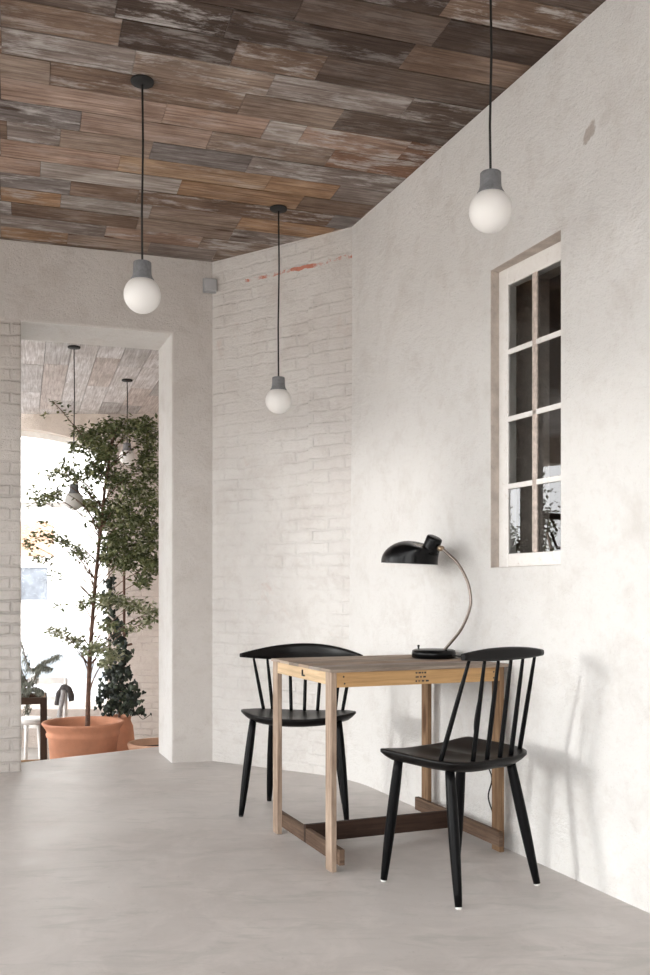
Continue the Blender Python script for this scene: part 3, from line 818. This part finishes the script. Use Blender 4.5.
for a, b in zip(inner, inner[1:]):
    for k in range(Nn): mb.face([b[k], b[(k + 1) % Nn], a[(k + 1) % Nn], a[k]], None, 0, True)
mb.build('shade_lining', M['enamel_in'], sh)
mb = MB(); mb.tube([ringpt(0, 2 * PI * k / Nn) for k in range(Nn + 1)], .0018, 8, cap=False); mb.build('rim', M['white_paint'], sh)
ax = V((math.sin(tilt_n), 0, math.cos(tilt_n)))
Rn = Matrix.Rotation(tilt_n, 3, 'Y')
mb = MB(); mb.lathe([(0, -.02), (.044, -.02), (.044, -.013), (.037, -.010), (.036, .004), (.036, .044), (.034, .050), (.026, .0535), (0, .0545)], st(430.6, 548.5), 36, Rn); mb.build('lamp_holder', M['enamel'], lampr)
# its flex: over the table's edge and down between the table and the wall
def tp(x, y, z): return table_pt(x, y, z)
LB = V((LX, LY, TABLE_H))
flex = [LB + ld * .1005 + Z * .016, LB + ld * .125 + Z * .014, tp(.772, .315, TABLE_H + .006), tp(.790, .25, TABLE_H - .015), tp(.785, .205, .66), tp(.782, .245, .56), tp(.780, .262, .45), tp(.780, .20, .36), tp(.780, .125, .28), tp(.782, .155, .19), tp(.784, .11, .11), tp(.786, .09, .02), tp(.784, .16, .006)]
mb = MB(); mb.tube(catmull(flex, 8, False), .0032, 8)
tag(mb.build('power_cord', M['cord']), 'black flex running from the lamp down behind the table', 'cord')

# ------------------------------------------------------------------ pendant lamps
def pendant(x, y, zc, zg, label, dg=.148, sway=0.0):
    """zc ceiling height, zg height of the globe's centre"""
    t = thing('pendant_lamp', label, 'lamp', (x, y, zc), 0, 'globe pendant lamps')
    r = dg / 2; L = zc - zg
    ctop = -L + r * 1.78
    mb = MB(); mb.lathe([(0, 0), (.046, 0), (.047, -.005), (.045, -.011), (.012, -.014), (0, -.014)], (0, 0, 0), 32); mb.build('ceiling_rose', M['cord'], t)
    mb = MB(); mb.tube([(0, 0, -.018), (.003 * (1 + sway), 0, -.3 * L), (-.002, .002, -.62 * L), (0, 0, ctop - .004)], .0042, 8); mb.build('cord', M['cord'], t)
    s = dg / .148
    k = [(0, 0), (.034, 0), (.036, -.002), (.0365, -.030), (.0375, -.048), (.041, -.060), (.047, -.070), (.0485, -.077), (.045, -.078), (0, -.078)]
    mb = MB(); mb.lathe([(a * s, b * s) for a, b in k], (0, 0, ctop), 36); mb.build('lamp_holder', M['marble'], t)
    prof = []
    a0 = math.asin(.045 * s / r)
    for i in range(25):
        a = a0 + (PI - a0) * i / 24
        prof.append((r * math.sin(a) if i < 24 else 0, r * math.cos(a)))
    mb = MB(); mb.lathe(prof, (0, 0, -L), 48); mb.build('globe', M['opal'], t)
    return t
pendant(-.738, 3.829, H, 2.254, 'white globe pendant with grey holder hanging left, in front of the wall above the doorway')
pendant(-.250, 5.097, H, 2.084, 'smaller-looking white globe pendant hanging before the pale brick wall between the corners', .140)
pendant(.565, 3.235, H, 2.354, 'white globe pendant hanging at the upper right, in front of the window wall', .146)
pendant(-1.885, 7.12, 2.90, 1.741, 'white globe pendant on the longest cord seen through the doorway, against the bright window', .140)
pendant(-1.718, 8.23, 2.90, 2.231, 'white globe pendant on a short cord seen through the doorway, among the tree leaves', .136)

# grey junction box in the corner
jb = thing('junction_box', 'small grey plastic box high in the corner by the ceiling', 'box', A + l * .020 - ln * .012 + Z * 2.962)
mb = MB(); mb.box(-ln * .006, (l, ln, Z), (.088, .012, .088)); mb.build('back_plate', M['grey_plastic'], jb, bevel=.003)
mb = MB(); mb.box(-ln * .028, (l, ln, Z), (.080, .034, .080)); mb.build('cover', M['grey_plastic'], jb, bevel=.010, seg=4)

# ------------------------------------------------------------------ plants in the far room
def leaf_at(mb, p, L, wd, rnd, droop=.2, mat=0):
    d = V((rnd.gauss(0, 1), rnd.gauss(0, 1), rnd.gauss(0, .6) - droop)).normalized()
    n = V((rnd.gauss(0, .5), rnd.gauss(0, .5) - .2, 1)); sd_ = d.cross(n).normalized(); up = sd_.cross(d)
    a = p; b = p + d * L * .45 + sd_ * wd * .5 - up * wd * .1; c = p + d * L; e_ = p + d * L * .45 - sd_ * wd * .5 - up * wd * .1
    f_ = p + d * L * .5 + up * wd * .12
    vs = [mb.bm.verts.new(q) for q in (a, b, c, e_, f_)]
    for tri in ((0, 1, 4), (1, 2, 4), (2, 3, 4), (3, 0, 4)): mb.face([vs[i] for i in tri], None, mat)

def pot(root, R, Hh, rim, mat, fill=.92, taper=.72, name='pot'):
    mb = MB()
    prof = [(0, 0), (R * taper, 0), (R * (taper + .02), .01), (R * .90, Hh - rim - .02), (R * .93, Hh - rim - .012), (R * .945, Hh - rim), (R * .985, Hh - .02), (R, Hh - .008), (R * .985, Hh), (R * .93, Hh), (R * .90, Hh - .012), (R * .87, Hh * fill - .03), (0, Hh * fill - .03)]
    mb.lathe(prof, (0, 0, 0), 56); return mb.build(name, mat, root)

TYp = 7.06
tr = thing('potted_tree', 'tall leafy tree in a large terracotta pot beyond the doorway step', 'potted tree', (-1.80, TYp, FZ))
ph = .645
mb = MB(); R0 = .30
mb.lathe([(0, 0), (.205, 0), (.212, .012), (.252, ph - .115), (.266, ph - .105), (.270, ph - .085), (.262, ph - .075), (.272, ph - .050), (.292, ph - .022), (.301, ph - .008), (.296, ph), (.276, ph - .001), (.262, ph - .02), (.245, ph - .09), (0, ph - .085)], (0, 0, 0), 64)
mb.build('pot', M['terracotta'], tr)
mb = MB(); mb.lathe([(.244, -.01), (.244, 0), (.12, .012), (0, .015)], (0, 0, ph - .085), 40); mb.build('soil', M['soil'], tr)
def px(u, v, y): return V(((u - 325) / 948 * y, y, 1.05 - (v - 593) / 948 * y))
base = V((-1.80, TYp, FZ))
def loc(u, v, dy=0): return px(u, v, TYp + dy) - base
trunk = catmull([loc(87.5, 730), loc(88.5, 690), loc(91, 640), loc(95.5, 580), loc(100.5, 530), loc(105, 488), loc(110, 455), loc(116, 428)], 6, False)
mb = MB(); mb.tube(trunk, [.0185 - .011 * i / (len(trunk) - 1) for i in range(len(trunk))], 12); mb.build('trunk', M['bark'], tr)
rnd = random.Random(21)
# leaf clusters: (u, v, spread u, spread v, leaves, depth offset, pale share)
CL = [(92, 437, 12, 9, 130, 0, .05), (112, 428, 16, 8, 150, .1, .05), (138, 427, 14, 9, 130, .0, .05), (150, 440, 9, 16, 110, .1, .1), (104, 452, 17, 10, 190, .0, .05),
      (130, 452, 16, 12, 170, .2, .1), (148, 470, 11, 14, 120, .1, .2), (95, 470, 12, 9, 110, .1, .1), (118, 478, 14, 10, 120, .1, .2), (136, 492, 16, 11, 130, .0, .25),
      (152, 505, 8, 14, 110, .0, .2), (118, 508, 13, 10, 120, .0, .2), (104, 520, 11, 10, 120, .1, .2), (134, 522, 15, 10, 170, .0, .2), (150, 535, 9, 12, 130, .1, .15),
      (116, 540, 13, 11, 170, .0, .15), (138, 552, 15, 11, 170, .0, .2), (106, 556, 8, 9, 90, .1, .15), (124, 562, 12, 8, 110, .0, .15), (151, 566, 8, 8, 90, .0, .1), (143, 580, 9, 7, 60, .1, .1),
      (74, 448, 9, 6, 45, .0, .15), (78, 430, 7, 5, 26, .1, .1), (66, 470, 9, 8, 60, .0, .25), (74, 478, 8, 8, 55, .1, .25), (56, 472, 8, 5, 20, .1, .3), (84, 490, 9, 7, 50, .1, .3), (47, 476, 9, 6, 10, 0, .3),
      (40, 500, 9, 5, 45, .0, .2), (52, 495, 10, 5, 60, -.1, .2), (64, 492, 8, 6, 60, -.05, .2), (34, 490, 6, 5, 8, 0, .3), (76, 500, 8, 6, 50, -.1, .3), (92, 505, 8, 7, 70, .1, .3),
      (42, 522, 6, 3, 10, 0, .2), (40, 535, 9, 6, 24, .0, .2), (54, 537, 8, 5, 36, .1, .2), (64, 543, 7, 4, 30, .0, .3), (74, 550, 8, 5, 40, .0, .35), (84, 556, 8, 5, 36, .1, .35), (28, 543, 6, 6, 18, .1, .2), (36, 557, 8, 4, 14, .1, .3), (46, 560, 7, 4, 10, 0, .3),
      (82, 606, 5, 6, 22, .0, .5), (91, 600, 5, 8, 26, .1, .4), (54, 575, 7, 4, 10, 0, .3), (60, 606, 9, 4, 8, 0, .3),
      (60, 633, 11, 5, 45, .0, .8), (76, 640, 9, 5, 45, .05, .8), (50, 630, 6, 3, 14, .0, .7), (88, 648, 7, 6, 45, -.05, .85),
      (104, 600, 10, 8, 80, -.1, .75), (120, 600, 10, 6, 70, .1, .75), (136, 605, 13, 6, 70, .0, .7), (150, 612, 8, 6, 50, .0, .6), (108, 625, 8, 5, 44, .0, .7), (145, 622, 9, 5, 40, .0, .7),
      (100, 648, 10, 6, 90, -.15, .9), (112, 655, 10, 6, 90, -.15, .95), (104, 663, 7, 4, 40, -.15, .9), (128, 628, 8, 4, 26, .0, .7)]
mb = MB(); mbp = MB(); br = MB()
for i, (u, v, su, sv, nl, dy, pale) in enumerate(CL):
    c = loc(u, v, dy)
    # twig from the trunk to the cluster
    k = min(range(len(trunk)), key=lambda q: abs((trunk[q].z + .10) - (c.z - .22 * abs(c.x - trunk[q].x))) )
    s0 = trunk[max(0, min(len(trunk) - 2, k - 2))]
    mid = (s0 + c) / 2 + V((0, rnd.uniform(-.05, .05), .045 if c.z > s0.z else -.02))
    br.tube(catmull([s0, mid, c], 5, False), [.0055, .005, .0046, .0042, .0038, .0034, .003, .0027, .0024, .0021, .0018], 6)
    for j in range(int(nl * (2.9 if (u > 86 and v < 590) else 1.9))):
        uu = u + rnd.gauss(0, su * .55); vv = v + rnd.gauss(0, sv * .58)
        if vv < 416: vv = 832 - vv
        if math.hypot(uu - 127, vv - 452) < 12 and rnd.random() < .96: continue      # thin growth round the lamp
        if math.hypot(uu - 73, vv - 496) < 13 and rnd.random() < .93: continue
        p = loc(uu, vv, dy + rnd.gauss(0, .16))
        pl = rnd.random() < pale
        leaf_at(mbp if pl else mb, p, rnd.uniform(.030, .052), rnd.uniform(.018, .030), rnd, .25)
# loose sprig under the ceiling
sp = [loc(70, 421, -.2), loc(62, 411, -.2), loc(56, 405, -.2), loc(52, 401, -.2)]
br.tube([trunk[-8], loc(86, 440, -.1), *sp], [.004, .004, .003, .003, .0025, .002], 6)
for p in sp + [loc(48, 414, -.2), loc(45, 416, -.2), loc(69, 404, -.2), loc(71, 416, -.2), loc(54, 403, -.2), loc(58, 408, -.2), loc(65, 413, -.2)]:
    for j in range(4): leaf_at(mb, p + V((rnd.gauss(0, .012), rnd.gauss(0, .02), rnd.gauss(0, .008))), .036, .02, rnd)
br.build('branches', M['bark'], tr)
mb.build('foliage', M['leaf'], tr); mbp.build('young_foliage', M['leaf_pale'], tr)['label'] = 'paler young leaves'

# ivy climbing a stake in a taller pot
IY = 8.05
iv = thing('potted_ivy', 'dark ivy climbing a stake in a terracotta pot behind the big tree pot', 'potted plant', (-1.775, IY, FZ))
ih = .555
mb = MB(); mb.lathe([(0, 0), (.085, 0), (.10, .015), (.145, .22), (.155, .36), (.143, .47), (.122, .52), (.128, .545), (.126, ih), (.108, ih), (.105, .52), (0, .515)], (0, 0, 0), 48); mb.build('pot', M['terracotta'], iv)
mb = MB(); mb.lathe([(.106, 0), (.106, .006), (0, .014)], (0, 0, .512), 30); mb.build('soil', M['soil'], iv)
ib = V((-1.775, IY, FZ))
def il(u, v, dy=0): return px(u, v, IY + dy) - ib
mb = MB(); mb.tube([il(124.5, 728) * 1 + V((-.05, 0, -.0)), il(124.2, 640), il(124, 545)], .0105, 10)
mb.tube([il(121, 603, -.02), il(129, 603, -.02)], .008, 8); mb.tube([il(124, 646, -.02), il(132, 644, -.02)], .010, 8)
mb.build('stake', M['bark'], iv)
mb = MB(); rnd = random.Random(4)
def heart(mb, p, s, rnd):
    n = V((rnd.gauss(0, .5), -1, rnd.gauss(.15, .4))).normalized(); up = V((rnd.gauss(0, .5), 0, -1)); up = (up - n * up.dot(n)).normalized(); sd_ = n.cross(up)
    pts = [(0, -.30), (.38, -.42), (.52, -.05), (.30, .22), (0, .75), (-.30, .22), (-.52, -.05), (-.38, -.42)]
    c = mb.bm.verts.new(p + n * s * .12); vs = [mb.bm.verts.new(p + sd_ * a * s + up * b * s) for a, b in pts]
    for i in range(8): mb.face([vs[i], vs[(i + 1) % 8], c])
for (u, v, su, sv, nl) in ((110, 585, 5, 8, 22), (108, 603, 7, 9, 40), (113, 622, 9, 9, 55), (118, 638, 8, 10, 50), (122, 655, 9, 9, 60), (114, 672, 11, 9, 80), (124, 672, 8, 8, 50), (110, 690, 10, 9, 80), (122, 692, 11, 9, 80), (132, 698, 8, 7, 45), (112, 706, 10, 6, 60), (126, 708, 11, 6, 60), (99, 703, 3, 5, 8), (139, 712, 5, 4, 14), (134, 688, 5, 4, 14)):
    for j in range(nl): heart(mb, il(u + rnd.gauss(0, su * .55), v + rnd.gauss(0, sv * .55), rnd.gauss(-.02, .05)), rnd.uniform(.030, .050), rnd)
mb.build('foliage', M['leaf_dark'], iv)
mb = MB(); mb.tube(catmull([il(136, 712), il(142, 719), il(147, 717), il(151, 714)], 5, False), .003, 6); heart(mb, il(151, 714), .03, rnd); mb.build('tendril', M['leaf_dark'], iv)

# low bowl planter
bw_ = thing('planter_bowl', 'low pale terracotta bowl of soil just beyond the doorway on the right', 'planter', (-1.235, 7.0, FZ))
mb = MB(); bh = .50
mb.lathe([(0, 0), (.14, 0), (.15, .01), (.195, bh - .06), (.215, bh - .04), (.222, bh - .012), (.214, bh), (.192, bh), (.186, bh - .05), (0, bh - .055)], (0, 0, 0), 48); mb.build('bowl', M['terracotta_pale'], bw_)
mb = MB(); mb.lathe([(.187, 0), (.186, .005), (.08, .012), (0, .014)], (0, 0, bh - .055), 36); mb.build('soil', M['soil'], bw_)

# timber plant stand with a drooping evergreen on it
SX, SY = -2.539, 7.484
stn = thing('plant_stand', 'dark timber plant stand with open frame left of the big terracotta pot', 'plant stand', (SX, SY, FZ), .29)
sw, sdp, shh = .66, .40, .785
for (x, y) in ((-1, -1), (1, -1), (-1, 1), (1, 1)):
    mb = MB(); mb.box((x * (sw / 2 - .026), y * (sdp / 2 - .022), shh / 2), (X, Y, Z), (.052, .044, shh)); mb.build('leg', M['dark_wood'], stn, bevel=.002)
for y in (-1, 1):
    mb = MB(); mb.box((0, y * (sdp / 2 - .022), shh - .025), (X, Y, Z), (sw - .104, .03, .05)); mb.build('top_rail', M['dark_wood'], stn)
    mb = MB(); mb.box((0, y * (sdp / 2 - .022), .22), (X, Y, Z), (sw - .104, .03, .045)); mb.build('lower_rail', M['mid_wood'], stn)
for x in (-1, 1):
    mb = MB(); mb.box((x * (sw / 2 - .026), 0, shh - .025), (X, Y, Z), (.03, sdp - .088, .05)); mb.build('top_rail', M['mid_wood'], stn)
    mb = MB(); mb.box((x * (sw / 2 - .026), 0, .22), (X, Y, Z), (.03, sdp - .088, .045)); mb.build('lower_rail', M['mid_wood'], stn)
mb = MB()
for i in range(3): mb.box((-.16, -.10 + .10 * i, shh + .008), (X, Y, Z), (.30, .09, .016))
mb.build('shelf', M['mid_wood'], stn)
ev = thing('potted_evergreen', 'grey-green drooping evergreen on the plant stand at the doorway left edge', 'potted plant', (SX - .16, SY, FZ + shh + .016))
mb = MB(); mb.lathe([(0, 0), (.07, 0), (.095, .13), (.102, .15), (.095, .155), (.085, .14), (0, .135)], (0, 0, 0), 32); mb.build('pot', M['terracotta'], ev)
eb = V((SX - .16, SY, FZ + shh + .016))
def el(u, v, dy=0): return px(u, v, SY + dy) - eb
mb = MB(); mbl = MB(); rnd = random.Random(9)
fr = [[V((0, 0, .13)), el(16, 640), el(30, 668), el(44, 662), el(59, 655)], [V((0, 0, .13)), el(12, 660), el(22, 688), el(36, 688), el(43, 692)], [V((0, 0, .13)), el(8, 650), el(20, 676), el(26, 690), el(28, 712)], [V((0, 0, .13)), el(14, 665), el(30, 684), el(40, 668), el(50, 668)]]
for f_ in fr:
    pth = catmull(f_, 10, False); mb.tube(pth, .004, 6)
    for q in pth[12:]:
        for j in range(9):
            a = q + V((rnd.gauss(0, .012), rnd.gauss(0, .02), rnd.gauss(0, .006))); d = V((rnd.gauss(-.3, .4), rnd.gauss(0, .4), -1 + rnd.gauss(0, .3))).normalized() * rnd.uniform(.025, .07)
            s_ = V((.0045, 0, 0)); mbl.face([mbl.bm.verts.new(a - s_), mbl.bm.verts.new(a + s_), mbl.bm.verts.new(a + d)])
mb.build('stems', M['bark'], ev); mbl.build('foliage', M['needle'], ev)

sb_ = thing('potted_shrub', 'leafy shrub at the far left of the next room, mirrored in the window panes', 'potted plant', (-4.35, 6.55, FZ))
pot(sb_, .24, .48, .06, M['terracotta'])
mb = MB(); rnd = random.Random(31); lf = MB()
for k in range(9):
    a = k * 2.4; tip = V((.30 * math.cos(a), .30 * math.sin(a), 2.05 + .16 * (k % 5)))
    pth = catmull([V((0, 0, .40)), V((tip.x * .3, tip.y * .3, 1.2)), V((tip.x * .7, tip.y * .7, 1.7)), tip], 6, False); mb.tube(pth, .006, 6)
    for q in pth[8:]:
        for j in range(24): leaf_at(lf, q + V((rnd.gauss(0, .07), rnd.gauss(0, .07), rnd.gauss(0, .07))), rnd.uniform(.05, .08), .035, rnd)
mb.build('stems', M['bark'], sb_); lf.build('foliage', M['leaf'], sb_)

# white stool and the white chair with a wool throw
stl = thing('stool', 'white stool seen through the open plant stand frame', 'stool', (-2.466, 8.0, FZ))
mb = MB(); mb.lathe([(0, 0), (.14, 0), (.155, .008), (.158, .03), (.15, .04), (0, .042)], (0, 0, .505), 36); mb.build('seat', M['white_paint'], stl)
for a in range(4):
    q = PI / 4 + a * PI / 2
    mb = MB(); mb.tube([(.10 * math.cos(q), .10 * math.sin(q), .508), (.15 * math.cos(q), .15 * math.sin(q), 0)], [.016, .012], 12); mb.build('leg', M['white_paint'], stl)
ch = thing('chair', 'white wooden chair by the arched window with a wool throw over its back', 'chair', (-2.53, 8.42, FZ))
mb = MB(); mb.box((0, 0, .44), (X, Y, Z), (.40, .40, .03)); mb.build('seat', M['white_paint'], ch, bevel=.008)
for x, y in ((-1, -1), (1, -1)):
    mb = MB(); mb.tube([(x * .17, y * .17, .43), (x * .19, y * .19, 0)], [.018, .013], 12); mb.build('leg', M['white_paint'], ch)
for x in (-1, 1):
    mb = MB(); mb.tube([(x * .19, .21, 0), (x * .175, .18, .45), (x * .17, .22, .82)], [.013, .018, .014], 12); mb.build('leg', M['white_paint'], ch)
mb = MB(); mb.bar((-.17, .22, .80), (.17, .22, .80), .06, .02); mb.build('backrest', M['white_paint'], ch, bevel=.004)
mb = MB(); mb.bar((-.17, .205, .64), (.17, .205, .64), .04, .016); mb.build('back_slat', M['white_paint'], ch, bevel=.004)
tw = thing('throw', 'charcoal and grey wool throw looped over a corner of the white chair back', 'throw', (-2.36, 8.64, FZ + .82))
TY2 = 8.61
def tl(u, v, y=TY2): return px(u, v, y) - V((-2.36, 8.64, FZ + .82))
def fold(mb, pts, wid, thk, n=12):
    pth = catmull(pts, 6, False); rings = []
    for i, p in enumerate(pth):
        d = (pth[min(i + 1, len(pth) - 1)] - pth[max(i - 1, 0)]).normalized(); sd_ = d.cross(V((0, 1, 0))).normalized(); k = 1 + .12 * math.sin(i * 1.3)
        rings.append([mb.bm.verts.new(p + sd_ * math.cos(2 * PI * q / n) * wid * k + V((0, 1, 0)) * math.sin(2 * PI * q / n) * thk) for q in range(n)])
    for a, b in zip(rings, rings[1:]):
        for k in range(n): mb.face([a[k], a[(k + 1) % n], b[(k + 1) % n], b[k]], None, 0, True)
    mb.face(rings[0][::-1]); mb.face(rings[-1])
mb = MB(); fold(mb, [tl(57.5, 705), tl(59, 694), tl(64.5, 687), tl(70, 691.5), tl(71.5, 701)], .026, .035); mb.build('dark_fold', M['throw'], tw)
mb = MB(); fold(mb, [tl(63.5, 690, 8.56), tl(62, 700, 8.56), tl(59, 717, 8.56)], .022, .018); mb.build('pale_fold', M['throw_pale'], tw)

# ------------------------------------------------------------------ light
sc = bpy.context.scene
wd = bpy.data.worlds.new('overcast_sky'); sc.world = wd; wd.use_nodes = True
wt = wd.node_tree; bg = wt.nodes['Background']; bg.inputs[1].default_value = 5.0
tc = wt.nodes.new('ShaderNodeTexCoord'); sx_ = wt.nodes.new('ShaderNodeSeparateXYZ'); rp = wt.nodes.new('ShaderNodeValToRGB')
wt.links.new(tc.outputs['Generated'], sx_.inputs[0]); wt.links.new(sx_.outputs[2], rp.inputs[0]); wt.links.new(rp.outputs[0], bg.inputs[0])
# overcast sky: dimmer ground side, bright horizon, brighter overhead
for q, (p, c) in zip([rp.color_ramp.elements[0], rp.color_ramp.elements[1], rp.color_ramp.elements.new(.02)], ((0, (.42, .40, .38, 1)), (.8, (1.9, 1.9, 1.92, 1)), (.02, (.985, .99, 1.0, 1)))):
    q.position = p; q.color = c
sl = bpy.data.lights.new('hazy_sun', 'SUN'); sl.energy = .6; sl.angle = math.radians(5.5); sl.color = (1, .975, .95)
so = bpy.data.objects.new('hazy_sun', sl); C.objects.link(so)
so.rotation_euler = V((1, .30, -.15)).to_track_quat('-Z', 'Y').to_euler()
def portal(name, c, d, back, wdt, hgt):
    L = bpy.data.lights.new(name, 'AREA'); L.shape = 'RECTANGLE'; L.size = wdt; L.size_y = hgt; L.cycles.is_portal = True
    o = bpy.data.objects.new(name, L); C.objects.link(o)
    inn = -back; zax = -inn; xax = d.normalized(); yax = zax.cross(xax)
    o.matrix_world = Matrix(((xax.x, yax.x, zax.x, c.x), (xax.y, yax.y, zax.y, c.y), (xax.z, yax.z, zax.z, c.z), (0, 0, 0, 1)))
for i, o in enumerate(SW):
    portal('daylight_portal', Cc + sd * ((o[0] + o[1]) / 2) + sb * .32 + Z * ((o[2] + o[3]) / 2), sd, sb, o[1] - o[0], o[3] - o[2])
portal('daylight_portal', Dd + V((2.6, -.32, 1.65)), V((1, 0, 0)), V((0, -1, 0)), 4.0, 2.5)
portal('daylight_portal', V(((AX0 + AX1) / 2, FY + .37, 1.3)), V((1, 0, 0)), V((0, 1, 0)), AX1 - AX0, 2.95)
portal('daylight_portal', V((-6.42, 7.5, 1.25)), V((0, 1, 0)), V((-1, 0, 0)), 3.4, 2.7)

# ------------------------------------------------------------------ camera
cam = bpy.data.cameras.new('camera'); co = bpy.data.objects.new('camera', cam); C.objects.link(co)
co.location = (0, 0, 1.05); co.rotation_euler = (PI / 2, 0, 0)
cam.sensor_fit = 'VERTICAL'; cam.sensor_height = 36; cam.sensor_width = 24; cam.lens = 35.0; cam.shift_y = 105.5 / 975
cam.clip_start = .05; cam.clip_end = 200
sc.camera = co
sc.view_settings.view_transform = 'Standard'; sc.view_settings.look = 'None'; sc.view_settings.gamma = 1; sc.view_settings.use_curve_mapping = False
sc.view_settings.exposure = .90
sc.cycles.use_denoising = True
sc.cycles.max_bounces = 12; sc.cycles.diffuse_bounces = 8; sc.cycles.transparent_max_bounces = 16
sc.cycles.sample_clamp_indirect = 10
